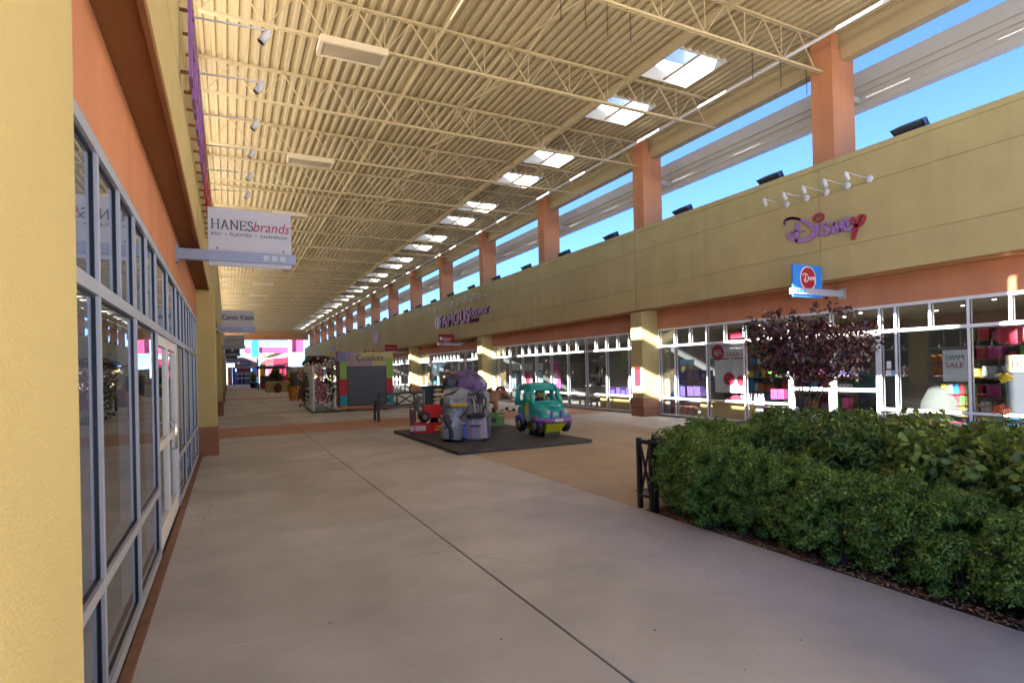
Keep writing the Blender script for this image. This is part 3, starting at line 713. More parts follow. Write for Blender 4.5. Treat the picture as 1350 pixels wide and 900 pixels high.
for x0, x1, y, w in ((.07,.18,.33,.06),(-.17,-.15,.35,.06),(-.55,-.58,.33,.06)):
    for s_ in (-1, 1): L(MB().tube([(x1,s_*.39,.72),((x0+x1)/2,s_*.375,.95),(x0,s_*.35,1.14)], [.075,.06,.07], 12), 'pillar', TEAL, smooth=True)
L(MB().tube([(.18,-.36,.80),(.205,0,.83),(.18,.36,.80)], .03, 10), 'windscreen_sill', TEAL, smooth=True)
L(MB().tube([(.09,-.3,1.17),(.11,0,1.19),(.09,.3,1.17)], .03, 10), 'windscreen_top', TEAL, smooth=True)
L(MB().box(-.60,-.57,-.36,.36,.72,.84), 'rear_panel', TEAL, bevel=.01)
L(MB().box(-.42,-.36,-.3,.3,.62,1.0).box(-.42,-.12,-.3,.3,.56,.64), 'seat', LEM, bevel=.03)
for s_ in (-1, 1): L(MB().box(-.13,.04,s_*.418,s_*.428,.36,.80), 'door_opening', mat('ride_pale', (.32,.38,.42), .4, .06)); L(MB().box(-.10,.0,s_*.429,s_*.436,.50,.80), 'door_panel', LEM, bevel=.003)
bp = MB().tube([(-.63,.0,.43),(-.63,.34,.43),(-.58,.43,.43),(-.45,.44,.43)], .055, 10); bp.tube([(-.63,.0,.43),(-.63,-.34,.43),(-.58,-.43,.43),(-.45,-.44,.43)], .055, 10)
L(bp, 'rear_bumper', VIO, smooth=True)
fb = MB().tube([(.36,-.44,.42),(.54,-.42,.41),(.62,-.34,.40),(.645,0,.40),(.62,.34,.40),(.54,.42,.41),(.36,.44,.42)], .068, 12)
f_ = L(fb, 'front_bumper', VIO, smooth=True)
for s_ in (-1, 1):
    L(MB().box(.60,.65,s_*.13-.025,s_*.13+.025,.44,.64), 'grille_post', VIO, bevel=.012)
    L(MB().box(.575,.63,s_*.24-.05,s_*.24+.05,.55,.645), 'headlight', mat('headlight', (.45,.45,.43), .15, .1), bevel=.015)
    L(MB().ell((.66,s_*.36,.41), (.03,.045,.03), 10, 6), 'indicator', mat('amber', (.6,.08,.02), .3, 0), smooth=True)
    for x in (-.40, .36):
        arch = MB().tube([(x+.17*math.cos(t), s_*.435, .30+.19*math.sin(t)) for t in np.linspace(.0, math.pi, 9)], .035, 8); L(arch, 'wheel_arch', VIO, smooth=True)
        w = L(MB().lathe([(.10,s_*.30),(.155,s_*.31),(.185,s_*.36),(.185,s_*.43),(.165,s_*.455),(.09,s_*.46)], (x,0,.27), 22, 'y'), 'wheel', TYRE, smooth=True)
        L(MB().lathe([(.085,s_*.455),(.085,s_*.468),(.05,s_*.474)], (x,0,.27), 18, 'y'), 'hub', HUB, w, smooth=True)
pt = L(MB().box(.705,.718,-.11,.11,.375,.43), 'number_plate', WINK, bevel=.006)
L(MB().box(.7185,.7195,-.08,.08,.395,.41), 'plate_mark', LRED, pt)
kl = MB(); tp = [(-.60,-.3),(.62,-.3),(.62,.3),(-.60,.3)]; bt = [(-.36,-.20),(.42,-.20),(.42,.20),(-.36,.20)]
kl.add([(x,y,.34) for x, y in tp]+[(x,y,.10) for x, y in bt], [(0,1,2,3),(7,6,5,4),(0,4,5,1),(1,5,6,2),(2,6,7,3),(3,7,4,0)])
L(kl, 'keel', LEM, bevel=.01, fixn=True); L(MB().box(-.34,.40,-.21,.21,0,.098), 'foot', BLKP)
L(MB().add([(-.24,-.275,.27),(-.02,-.275,.27),(-.02,-.258,.23),(-.24,-.258,.23)],[(0,1,2,3)]), 'keel_mark', RED)
sk_ = mat('doll_skin', (.45,.24,.16), .5, .05)
dv = L(MB().loft([(-.30,.10,.62,.80),(-.24,.16,.60,.90),(-.16,.17,.60,.92),(-.10,.10,.62,.84)], 16, 2.4), 'driver_figure', mat('doll_coat', (.03,.03,.05), .6), smooth=True)
L(MB().ell((-.19,0,1.0), (.075,.07,.09), 14, 10), 'head', sk_, dv, smooth=True); L(MB().ell((-.21,0,1.04), (.085,.08,.075), 14, 8), 'hair', mat('doll_hair', (.08,.03,.015), .7), dv, smooth=True)
L(MB().ell((-.115,0,.995), (.02,.014,.014), 8, 6), 'nose', sk_, dv)
L(MB().tube([(.06+.0*math.cos(t), .09*math.cos(t), .86+.09*math.sin(t)) for t in np.linspace(0,2*math.pi,13)], .012, 6, False), 'steering_wheel', BLKP)

# --- grey rock ride (its moulded figure is not reproduced)
rock = empty('rock_ride', (4.95, 12.38, ZM), 'tall grey moulded rock coin ride with violet folds on top', 'coin ride', None, math.radians(-26))
RG = mat('ride_rock', (.25, .255, .275), .3, .55, 5, .9, 12, coat=.35); RV = mat('ride_rock_violet', (.10, .065, .20), .35, .55, 5, .8, 12, coat=.2); RD = mat('ride_rock_dark', (.03,.03,.04), .4, .2)
def rockmesh(secs, n=18, jit=.05, seed=1):
    r_ = random.Random(seed); vs = []; M_ = MB()
    for z, cx, cy, rx, ry in secs:
        for j in range(n):
            a = 2*math.pi*j/n; k = 1+r_.uniform(-jit, jit); c_, q = math.cos(a), math.sin(a); e_ = 2.6
            vs.append((cx+rx*k*math.copysign(abs(c_)**(2/e_), c_), cy+ry*k*math.copysign(abs(q)**(2/e_), q), z+r_.uniform(-jit, jit)*.35))
    K = len(secs); fs = []
    for i in range(K-1):
        for j in range(n):
            a, b, c_, d = i*n+j, i*n+(j+1)%n, (i+1)*n+(j+1)%n, (i+1)*n+j
            fs += [(a,b,c_),(a,c_,d)] if (i+j) % 2 else [(a,b,d),(b,c_,d)]
    fs += [tuple(range((K-1)*n, K*n))]
    return M_.add(vs, fs)
def LR(M_, name, mt, par=rock, **k): return M_.build(name, mt, par, local=True, **k)
LR(MB().lathe([(.50,0),(.50,.05)], n=24), 'foot', BLKP)
_sec = np.array([(.05,0,0,.56,.40),(.25,0,0,.56,.41),(.5,0,.02,.555,.40),(.75,.0,.05,.55,.38),(1.0,.02,.08,.54,.34),(1.2,.04,.10,.52,.30),(1.36,.05,.12,.46,.27),(1.48,.04,.14,.36,.22),(1.56,.02,.15,.24,.16)])
_zz = np.linspace(.05, 1.56, 19); LR(rockmesh([tuple([z]+[float(np.interp(z, _sec[:,0], _sec[:,k])) for k in (1,2,3,4)]) for z in _zz], 22, .095, 3), 'rock_shell', RG)
LR(rockmesh([(1.10,.20,-.08,.30,.20),(1.24,.16,-.02,.36,.27),(1.40,.10,.06,.36,.26),(1.52,.02,.12,.30,.20),(1.61,-.06,.15,.18,.12)], 13, .16, 9), 'violet_fold', RV)
LR(rockmesh([(1.28,-.34,-.10,.16,.18),(1.42,-.30,-.06,.19,.2),(1.54,-.24,0,.15,.16)], 11, .10, 4), 'dark_crag', RD)
LR(rockmesh([(.06,.50,-.02,.10,.34),(.3,.49,0,.10,.33),(.52,.50,.04,.06,.28)], 9, .08, 5), 'violet_edge', RV)
LR(rockmesh([(.06,.26,-.26,.27,.20),(.40,.26,-.26,.27,.20),(.55,.26,-.22,.24,.18)], 14, .05, 6), 'step_block', mat('ride_rock_lilac', (.24,.22,.33), .35, .15, 3, coat=.2))
LR(rockmesh([(.06,-.30,-.30,.24,.16),(.36,-.28,-.28,.23,.17),(.62,-.22,-.24,.20,.16),(.84,-.16,-.20,.16,.14)], 12, .08, 12), 'lower_crag', RG)
LR(rockmesh([(.84,-.22,-.26,.27,.16),(1.0,-.20,-.26,.31,.17),(1.16,-.16,-.22,.30,.16),(1.24,-.14,-.16,.2,.12)], 14, .07, 21), 'upper_crag', RG)
LR(MB().box(-.30,.10,-.445,-.40,.80,.88), 'yellow_strip', mat('ride_gold', (.60,.40,.02), .35, .1), bevel=.012)
LR(MB().box(.14,.38,-.475,-.45,.34,.37), 'coin_slot', BLKP); LR(MB().box(-.02,.03,-.475,-.42,.07,.40), 'blue_strip', mat('ride_blue', (.05,.09,.5), .3, .1), bevel=.01)
LR(rockmesh([(.08,-.28,-.42,.07,.06),(.30,-.30,-.43,.06,.06),(.52,-.40,-.40,.08,.06),(.60,-.42,-.38,.05,.05)], 8, .1, 31), 'dark_ledge', RD)
LR(rockmesh([(.52,.24,-.40,.19,.07),(.60,.28,-.40,.22,.08),(.66,.36,-.38,.12,.06)], 9, .1, 33), 'dark_ledge', RD)
LR(rockmesh([(.86,.28,-.30,.12,.09),(1.0,.34,-.28,.14,.1),(1.10,.30,-.26,.10,.08)], 9, .1, 35), 'dark_ledge', RD)
LR(rockmesh([(.84,-.48,-.24,.08,.10),(.96,-.44,-.28,.12,.1),(1.04,-.36,-.30,.08,.06)], 9, .1, 37), 'dark_ledge', RD)
for i, (x0, z0, x1, z1) in enumerate(((-.46,.30,-.20,.62),(-.10,.55,.12,.80),(.40,.62,.52,1.0),(.10,1.05,.44,1.2),(-.44,1.06,-.10,1.22),(-.5,.62,-.42,1.0))):
    LR(MB().tube([(x0,-.43,z0),((x0+x1)/2+.03,-.43,(z0+z1)/2-.03),(x1,-.36,z1)], [.012,.026,.01], 5), 'dark_seam', RD)
for i in range(5):
    a = .12+.07*i; LR(MB().tube([(a+.02,-.33+.02*i,1.15),(a+.10,-.38+.03*i,.95),(a+.14,-.40+.04*i,.62)], [.015,.03,.02], 6), 'rock_rib', RG)

# --- red and black engine ride
red = empty('engine_ride', (4.78, 14.55, ZM), 'red and black toy engine coin ride on a red box', 'coin ride', None, math.radians(-12))
def LE(M_, name, mt, par=red, **k): return M_.build(name, mt, par, local=True, **k)
LE(MB().box(-.42,.42,-.28,.28,0,.26).box(-.42,-.10,-.28,.28,.26,.30), 'base_box', RED, bevel=.01)
LE(MB().box(-.52,-.36,-.22,-.06,0,.62), 'coin_post', mat('ride_maroon', (.10,.012,.015), .4), bevel=.008); LE(MB().box(-.515,-.365,-.226,-.2205,.06,.2), 'coin_plate', LAMPW)
LE(MB().box(.14,.36,-.284,-.281,.14,.18).box(.10,.30,-.284,-.281,.06,.10), 'base_mark', mat('ride_gold', (.6,.4,.02)))
LE(MB().box(-.40,-.12,-.284,-.281,.07,.2), 'base_panel', LAMPW)
LE(MB().lathe([(.14,.26),(.10,.32),(.10,.42)], (.14,0,0), 14), 'pedestal', BLKP)
LE(MB().box(-.16,.50,-.26,.26,.42,.74).box(-.16,.50,-.29,.29,.40,.43), 'body', RED, bevel=.015)
cab = LE(MB().box(-.12,.50,-.25,.25,.74,1.18).box(-.20,.54,-.29,.29,1.18,1.23), 'cab', BLKP, bevel=.012)
for i, (z, w, mt2) in enumerate(((1.12,.11,mat('badge_gold',(.45,.33,.12),.4,.2)),(1.0,.13,mat('badge_silver',(.6,.6,.6),.3,.2)),(.88,.14,mat('badge_gold',(.45,.33,.12))),(.78,.13,mat('badge_silver',(.6,.6,.6))))):
    LE(MB().ell((.22,-.252,z), (w,.008,.045), 16, 6), 'badge', mt2, cab, smooth=True)
LE(MB().box(.12,.32,-.262,-.258,.772,.79), 'badge_bar', RED, cab)
for x in (-.14, .40):
    for s_ in (-1, 1):
        w = LE(MB().lathe([(.13,s_*.27),(.14,s_*.29),(.14,s_*.32),(.12,s_*.33)], (x,0,.42), 18, 'y'), 'wheel', TYRE, smooth=True); LE(MB().lathe([(.07,s_*.33),(.05,s_*.345)], (x,0,.42), 12, 'y'), 'hub', HUB, w)
LE(MB().tube([(-.2,-.2,.45),(-.32,-.2,.62),(-.30,-.2,.86),(-.22,-.2,.95)], [.03,.05,.06,.05], 8).tube([(-.2,.2,.45),(-.32,.2,.62),(-.30,.2,.86),(-.22,.2,.95)], [.03,.05,.06,.05], 8), 'side_tank', mat('ride_grey', (.12,.13,.13), .4), smooth=True)
LE(MB().box(-.15,-.11,-.22,.22,.6,1.15), 'cab_front', mat('ride_pale', (.3,.3,.3)), bevel=.01)

# --- brown pony ride
pony = empty('pony_ride', (6.62, 14.75, ZM), 'brown pony coin ride on a green box', 'coin ride', None, math.radians(-20))
def LP_(M_, name, mt, par=pony, **k): return M_.build(name, mt, par, local=True, **k)
GRN = mat('ride_green', (.12,.25,.04), .4, .1)
gb = LP_(MB().box(-.42,.42,-.26,.26,.02,.40), 'base_box', GRN, bevel=.015); LP_(MB().lathe([(.075,-.268),(.075,-.262)], (.12,0,.2), 16, 'y'), 'port', BLKP, gb)
LP_(MB().box(.26,.40,-.268,-.262,.29,.36), 'label_plate', mat('badge_gold', (.45,.33,.12)), gb)
PB = mat('pony_brown', (.30,.13,.05), .45, .25, 5); PD = mat('pony_dark', (.03,.016,.012), .5, .2)
pm = bpy.data.meshes.new('pony_body')
pv = [(-.30,0,.86),(-.10,0,.88),(.12,0,.86),(.26,0,.92),(.38,0,.98),(.50,0,.90),(.60,0,.78),
      (-.34,-.12,.70),(-.36,-.13,.52),(-.40,-.13,.40),(-.34,.12,.70),(-.36,.13,.52),(-.40,.13,.40),
      (.20,-.12,.68),(.16,-.13,.52),(.10,-.13,.40),(.20,.12,.68),(.26,.13,.54),(.20,.13,.42),(-.44,0,.86),(-.52,0,.70)]
pe = [(0,1),(1,2),(2,3),(3,4),(4,5),(5,6),(0,7),(7,8),(8,9),(0,10),(10,11),(11,12),(2,13),(13,14),(14,15),(2,16),(16,17),(17,18),(0,19),(19,20)]
pr_ = [.17,.175,.165,.12,.10,.09,.065,.075,.05,.05,.075,.05,.05,.07,.045,.05,.07,.045,.05,.05,.035]
pm.from_pydata(pv, pe, []); po = bpy.data.objects.new('pony_body', pm); COL.objects.link(po); po.parent = pony
md = po.modifiers.new('skin', 'SKIN'); 
for i, r_ in enumerate(pr_): pm.skin_vertices[0].data[i].radius = (r_, r_)
pm.skin_vertices[0].data[1].use_root = True; pm.materials.append(PB)
md2 = po.modifiers.new('sub', 'SUBSURF'); md2.levels = 2; md2.render_levels = 2
LP_(MB().tube([(.20,0,1.02),(.32,0,1.10),(.42,0,1.08),(.50,0,1.0)], [.03,.05,.05,.03], 8), 'mane', mat('pony_mane', (.10,.02,.012), .6), smooth=True)
LP_(MB().loft([(-.26,.10,.98,1.06),(-.20,.17,.92,1.10),(-.05,.18,.92,1.05),(.06,.16,.94,1.10),(.10,.08,1.0,1.14)], 16, 2.4), 'saddle', PD, smooth=True)
LP_(MB().tube([(-.05,-.2,.95),(-.05,-.22,.62)], .02, 6).ell((-.05,-.22,.58), (.05,.03,.05), 10, 6), 'stirrup', PD)
LP_(MB().ell((.52,-.06,.50), (.05,.05,.05), 12, 8).tube([(.30,-.04,.44),(.52,-.06,.50)], .012, 6), 'foot_peg', BLKP); LP_(MB().ell((.72,-.02,.46), (.05,.05,.05), 12, 8).tube([(.52,-.04,.42),(.72,-.02,.46)], .012, 6), 'foot_peg', BLKP)
for s_ in (-1, 1): LP_(MB().tube([(.40,s_*.04,1.05),(.40,s_*.06,1.15)], [.025,.005], 6), 'ear', PB)
for x in (-.38, .15): LP_(MB().tube([(x,-.13,.40),(x,-.13,.52)], .055, 8).tube([(x,.13,.40),(x,.13,.52)], .055, 8), 'hoof', PD)

# ================================================================== BENCH
bn = empty('park_bench', (5.9, 19.6, 0), 'black metal bench with crossed lattice back beyond the coin rides', 'bench')
bx0, bx1 = 4.62, 7.1
sl = MB()
for i in range(5): B(bx0, bx1, 19.50+.085*i, 19.57+.085*i, .43, .46).build('seat_slat', BLACK, bn)
M_ = MB().box(bx0, bx1, 19.44, 19.48, .91, .98).box(bx0, bx1, 19.44, 19.48, .50, .56); n = 4; st = (bx1-bx0)/n
for i in range(n+1): M_.box(bx0+i*st-.03, bx0+i*st+.03, 19.442, 19.478, .561, .919)
bk = M_.build('back_frame', BLACK, bn)
for i in range(n):
    a = bx0+i*st+.02; b = a+st-.04
    MB().bar((a,19.46,.565),(b,19.46,.915),.045,.03,(0,1,0)).build('cross_bar', BLACK, bk); MB().bar((a,19.462,.915),(b,19.462,.565),.045,.03,(0,1,0)).build('cross_bar', BLACK, bk)
for x in (bx0-.03, (bx0+bx1)/2, bx1+.03):
    if x != (bx0+bx1)/2:
        M_ = MB().box(x-.04,x+.04,19.44,19.50,0,.97).box(x-.04,x+.04,20.0,20.07,0,.66).box(x-.04,x+.04,19.50,20.08,.66,.72).box(x-.04,x+.04,19.50,20.0,.36,.43).bar((x,19.49,.43),(x,20.0,.66),.03,.03).bar((x,19.49,.66),(x,20.0,.43),.03,.03)
        M_.build('end_frame', BLACK, bn)
    else:
        B(x-.02,x+.02,19.45,19.49,0,.43).build('leg', BLACK, bn); B(x-.02,x+.02,19.92,19.96,0,.43).build('leg', BLACK, bn)

# ================================================================== KIOSKS, TRELLIS, POTS
def kiosk(loc, rz, sc, label, main=True):
    k_ = empty('kiosk', loc, label, 'kiosk', None, rz); k_.scale = (sc,)*3
    def K(M_, n_, mt, par=k_, **kk): return M_.build(n_, mt, par, local=True, **kk)
    LIME = solid('k_lime', (.26,.46,.05)); KR = solid('k_red', (.50,.01,.015)); KT = solid('k_teal', (.01,.34,.38)); KO = solid('k_orange', (.62,.22,.06)); KM = solid('k_maroon', (.13,.012,.02)); KB = solid('k_violet', (.22,.21,.42)); KP = solid('k_pink', (.42,.28,.27)); KY = solid('k_yellowish', (.52,.46,.16))
    w, d = 1.16, 1.5
    K(MB().box(-w,w,.06,d,.20,2.25), 'cabinet', solid('k_grey', (.2,.2,.2)))
    K(MB().box(-w-.02,w+.02,-.06,d+.02,.10,.22), 'base_skirt', KO, bevel=.02)
    for x in (-.8, .8): K(MB().lathe([(.06,0),(.06,.1)], (x,.2,0), 12), 'foot', BLKP); K(MB().lathe([(.06,0),(.06,.1)], (x,d-.2,0), 12), 'foot', BLKP)
    for s_ in (-1, 1):
        x0, x1 = (-w, -.86) if s_ < 0 else (.86, w)
        for a, b, mt in ((.23,.70,KT),(.705,1.06,KR),(1.065,1.42,KR),(1.425,2.30,LIME)): K(MB().box(x0,x1,-.03,.058,a,b), 'side_panel', mt, bevel=.006)
    K(MB().box(-.86,.86,.0,.058,.24,1.98), 'screen_frame', BLKP)
    sc_ = K(MB().box(-.82,.82,-.012,.0,.28,1.95), 'screen', mat('k_screen', (.075,.08,.09), .5, .05))
    for i in range(20): K(MB().box(-.80,.80,-.02,-.0125,.31+.082*i,.335+.082*i), 'louvre', mat('k_screen2', (.095,.10,.11), .5), sc_)
    for x0, x1, mt in ((-.86,-.35,KP),(-.345,.25,KP),(.255,.855,KY)): K(MB().box(x0,x1,-.03,.058,1.985,2.30), 'header_panel', mt, bevel=.005)
    for x0, x1, mt in ((-w,-.72,KB),(-.715,-.3,KP),(-.295,.5,KY),(.505,w,KY)): K(MB().box(x0,x1,-.05,.05,2.305,2.60), 'top_panel', mt, bevel=.005)
    K(MB().box(-w-.12,-w-.005,.0,.9,.22,2.66), 'side_wall', KM, bevel=.01)
    K(MB().box(-w-.1,-.86,-.10,-.055,2.56,2.63).box(-w-.1,-.86,-.10,-.055,2.22,2.29).box(-w-.1,-w-.02,-.098,-.057,2.29,2.56).box(-.94,-.862,-.098,-.057,2.29,2.56), 'square_frame', KB, bevel=.005)
    if main:
        me = text_mesh('Cricket', .40, .01, solid('k_ink', (.06,.05,.12))); o = link('lettering', me, k_, (.15,-.06,2.36)); o.rotation_euler = (math.pi/2,0,0)
    K(MB().box(-w,w,.055,d,2.255,2.30), 'lid', KP)
    return k_
kiosk((5.55, 25.6, 0), math.radians(-7), 1.0, 'colourful kiosk with grey roller screen, lime, red and teal panels')
kiosk((6.4, 62, 0), math.radians(-30), .95, 'smaller far kiosk with grey screen behind the planters', False)
# green turf mat, trellises, flowers
tm = MB().add([(3.15,25.6,.001),(4.45,25.6,.001),(4.45,31.2,.001),(3.45,31.2,.001),(3.15,25.6,.02),(4.45,25.6,.02),(4.45,31.2,.02),(3.45,31.2,.02)],[(4,5,6,7),(0,1,5,4),(1,2,6,5),(2,3,7,6),(3,0,4,7)]).build('turf_mat', mat('turf', (.06,.13,.025), .9, .3, 30, .6, 200)); tag(tm, 'green artificial turf mat under the white flower trellises', 'mat')
LW = mat('lattice_white', (.72,.73,.70), .5, .05)
def flowers(c0, c1, n_, r, mt, parent, name, rad=.12):
    M_ = MB(); c0, c1 = Vector(c0), Vector(c1)
    for i in range(n_):
        p_ = c0.lerp(c1, random.random())+Vector((random.gauss(0,rad),random.gauss(0,rad*.6),random.gauss(0,rad))); q = r*random.uniform(.6,1.3)
        a = Vector((random.gauss(0,1),random.gauss(0,1)-1,random.gauss(0,1))).normalized(); b = a.orthogonal().normalized()*q; c_ = a.cross(b)
        k = 5; vs = [p_+a*q*.3]+[p_+b*math.cos(t)+c_*math.sin(t) for t in np.linspace(0,2*math.pi,k,endpoint=False)]
        M_.add(vs, [(0,1+j,1+(j+1)%k) for j in range(k)])
    o = M_.build(name, mt, parent); o['kind'] = 'stuff'; return o
PINK = mat('petal_pink', (.55,.16,.26), .6, 0, island=.35, transl=.25); CREAM = mat('petal_cream', (.68,.62,.5), .6, 0, island=.2, transl=.25); VINE = mat('vine_leaf', (.07,.12,.03), .5, 0, island=.5, transl=.2); WINE = mat('leaf_wine', (.09,.02,.015), .5, 0, island=.5, transl=.2); HOTP = mat('petal_rose', (.6,.08,.12), .6, 0, island=.3, transl=.2)
def trellis(a, b, h, label):
    a, b = Vector(a), Vector(b); d = (b-a).normalized(); Ln = (b-a).length
    t_ = empty('flower_trellis', (a+b)/2, label, 'trellis', None)
    for p_ in (a, b): MB().bar(p_+Vector((0,0,.02)), p_+Vector((0,0,h)), .07, .07).build('post', LW, t_)
    M_ = MB(); k = int(Ln/.11)
    for i in range(1, k): q = a+d*(Ln*i/k); M_.bar(q+Vector((0,0,.06)), q+Vector((0,0,h-.1)), .012, .012)
    for i in range(int(h/.11)): z = .08+.11*i; M_.bar(a+Vector((0,0,z)), b+Vector((0,0,z)), .011, .011)
    M_.build('lattice', LW, t_); return t_, a, b
t1, a, b = trellis((3.35,26.2,.02), (4.2,26.5,.02), 2.0, 'front white lattice trellis hung with pink blossom')
flowers(a.lerp(b,.35)+Vector((0,-.05,.5)), a.lerp(b,.35)+Vector((0,-.05,1.9)), 260, .045, PINK, t1, 'blossom', .13); flowers(a.lerp(b,.75)+Vector((0,-.05,.4)), a.lerp(b,.8)+Vector((0,-.05,2.0)), 260, .05, VINE, t1, 'vine', .16)
flowers(a.lerp(b,.1)+Vector((0,0,1.9)), b+Vector((0,0,2.1)), 120, .05, CREAM, t1, 'blossom', .12); flowers(b+Vector((-.15,-.05,1.6)), b+Vector((-.1,0,2.0)), 60, .05, HOTP, t1, 'blossom', .1)
t2, a, b = trellis((3.42,29.6,.02), (3.36,26.9,.02), 1.85, 'side white lattice trellis edged with pale pink blossom')
flowers(a+Vector((0,0,.9)), a+Vector((0,0,1.9)), 220, .05, PINK, t2, 'blossom', .12); flowers(a+Vector((0,0,1.8)), b+Vector((0,0,1.95)), 160, .05, CREAM, t2, 'blossom', .12); flowers(a.lerp(b,.5)+Vector((.1,0,.4)), a.lerp(b,.5)+Vector((.1,0,1.6)), 240, .06, VINE, t2, 'vine', .3)
# silk tree with wine leaves behind the trellis, tall clipped shrub
def leafcloud(M_, cen, rad, n_, size, jitter=.3, shell=.5, up=.3, asp=.5):
    cen, rad = np.array(cen), np.array(rad)
    d = rng.normal(size=(n_,3)); d /= np.linalg.norm(d,axis=1)[:,None]; r = (shell+(1-shell)*rng.random(n_))**.6
    p_ = cen+d*rad*r[:,None]; nrm = d+rng.normal(size=(n_,3))*jitter+np.array((0,0,up)); nrm /= np.linalg.norm(nrm,axis=1)[:,None]
    t = np.cross(nrm, rng.normal(size=(n_,3))); t /= np.linalg.norm(t,axis=1)[:,None]; s_ = np.cross(nrm, t)
    q = size*rng.uniform(.65,1.3,n_)[:,None]
    M_.append((p_, t*q, s_*q*asp, nrm*q))
def leafobj(name, chunks, mt, parent=None, stuff=True, loc=(0,0,0)):
    P_ = np.concatenate([c[0] for c in chunks]); T = np.concatenate([c[1] for c in chunks]); S_ = np.concatenate([c[2] for c in chunks]); Nn = np.concatenate([c[3] for c in chunks]); n_ = len(P_)
    V = np.empty((n_,6,3)); V[:,0] = P_-T*.5; V[:,1] = P_-T*.12-S_*.5+Nn*.10; V[:,2] = P_+T*.22-S_*.42+Nn*.08; V[:,3] = P_+T*.55-Nn*.06; V[:,4] = P_+T*.22+S_*.42+Nn*.08; V[:,5] = P_-T*.12+S_*.5+Nn*.10
    V -= np.array(loc)
    me = bpy.data.meshes.new(name); me.vertices.add(n_*6); me.vertices.foreach_set('co', V.ravel())
    b_ = np.arange(n_)[:,None]*6; idx = np.concatenate([b_+np.array([[0,1,2,3]]), b_+np.array([[0,3,4,5]])], 1).ravel()
    me.loops.add(n_*8); me.loops.foreach_set('vertex_index', idx); me.polygons.add(n_*2); me.polygons.foreach_set('loop_start', np.arange(n_*2)*4)
    me.update(calc_edges=True); me.validate(); me.materials.append(mt)
    if name and parent is None and not stuff: return me
    o = bpy.data.objects.new(name, me); COL.objects.link(o)
    if parent is not None: o.parent = parent
    return o
def smalltree(loc, h, rad, mt, label, n_=1400, sz=.13, trunkr=.05, cat='tree', nm='potted_tree'):
    e = empty(nm, loc, label, cat); ch_ = []
    for i in range(12):
        a = random.uniform(0,6.28); r = random.uniform(0,.65)
        leafcloud(ch_, (rad[0]*r*math.cos(a), rad[1]*r*math.sin(a), h-rad[2]+random.uniform(-.5,.55)*rad[2]), (rad[0]*.45,rad[1]*.45,rad[2]*.4), n_//12, sz)
    leafobj('crown', ch_, mt, e)
    M_ = MB().tube([(0,0,0),(.03,.02,h*.4),(0,0,h-rad[2]*.7)], [trunkr,trunkr*.8,trunkr*.5], 8)
    for i in range(5):
        a = i*1.26; M_.tube([(0,0,h-rad[2]*1.5),(rad[0]*.5*math.cos(a),rad[1]*.5*math.sin(a),h-rad[2]*.6)], [trunkr*.5,trunkr*.2], 6)
    M_.build('trunk', BARK, e, local=True, smooth=True); return e
smalltree((4.5,33.5,.0), 2.75, (1.5,.8,.45), WINE, 'spreading dark wine-leaved silk tree behind the white trellises', 2600, .12)
smalltree((4.05,33.0,.0), 1.2, (.45,.6,.55), VINE, 'dense green clipped shrub at the back of the turf mat', 1800, .09, cat='shrub', nm='clipped_shrub')
e = smalltree((4.0,35.5,.0), 2.5, (.45,.5,.7), CREAM, 'slim tree with cream blossom behind the orange planter', 500, .09)
e = empty('planter_pot', (3.72,38.9,0), 'tall tapered orange planter pot standing on the walkway', 'planter'); MB().lathe([(.20,0),(.22,.01),(.35,.86),(.36,.92),(.33,.92),(.31,.84),(.0,.83)], (3.72,38.9,0), 24).build('pot', mat('pot_orange', (.55,.21,.015), .45, .08), e, smooth=True, bevel=.004)
ch_ = []; leafcloud(ch_, (0,0,1.0), (.3,.3,.16), 160, .12); leafobj('plant', ch_, VINE, e)
e = empty('slatted_box', (4.35,40.2,0), 'dark red slatted wooden crate box beside the orange planter', 'box')
for i in range(7): B(4.1,4.6,40.0,40.4,.02+.15*i,.14+.15*i).build('slat', solid('crate_red', (.22,.05,.035)), e, bevel=.008)
B(4.13,4.57,40.03,40.37,.02,1.05).build('core', BLKP, e)
WOOD = mat('planter_wood', (.42,.32,.10), .7, .15, 3)
e = empty('wooden_planter', (4.1,60.5,0), 'long yellow slatted wooden planter on the walkway', 'planter')
for i in range(6): MB().box(3.25,5.4,59.4,61.4,.04+.17*i,.18+.17*i).build('slat', WOOD, e, bevel=.01)
B(3.3,5.35,59.45,61.35,.0,.98).build('core', solid('planter_core', (.06,.05,.03)), e)
e = empty('small_pot', (4.15,57.5,0), 'small dark red flower pot before the wooden planter', 'planter'); MB().lathe([(.24,0),(.36,.5),(.40,.52),(.40,.62),(.34,.62),(0,.55)], (4.15,57.5,0), 18).build('pot', solid('pot_red', (.16,.02,.015)), e, smooth=True)
ch_ = []; leafcloud(ch_, (0,0,.72), (.28,.28,.16), 160, .14); leafobj('plant', ch_, VINE, e)
smalltree((4.2,60.6,.9), 1.6, (.8,.6,.75), VINE, 'leafy green plant growing in the yellow wooden planter', 900, .18, cat='plant', nm='planter_shrub')
smalltree((5.0,60.3,.9), .8, (.3,.3,.4), HOTP, 'red flowering plant at the end of the wooden planter', 200, .14, cat='plant', nm='planter_flower')
smalltree((3.0,82,.0), 2.1, (.6,.6,.7), VINE, 'dark potted bush far down the walkway before the end shop', 500, .2, cat='plant', nm='potted_bush')
MB().lathe([(.4,0),(.5,.7),(.45,.7),(0,.6)], (3.0,82,.001), 16).build('pot', BLKP, bpy.data.objects['potted_bush'])
e = empty('cart_stall', (4.6,74,0), 'dark vendor cart with navy canopy beyond the wooden planter', 'stall')
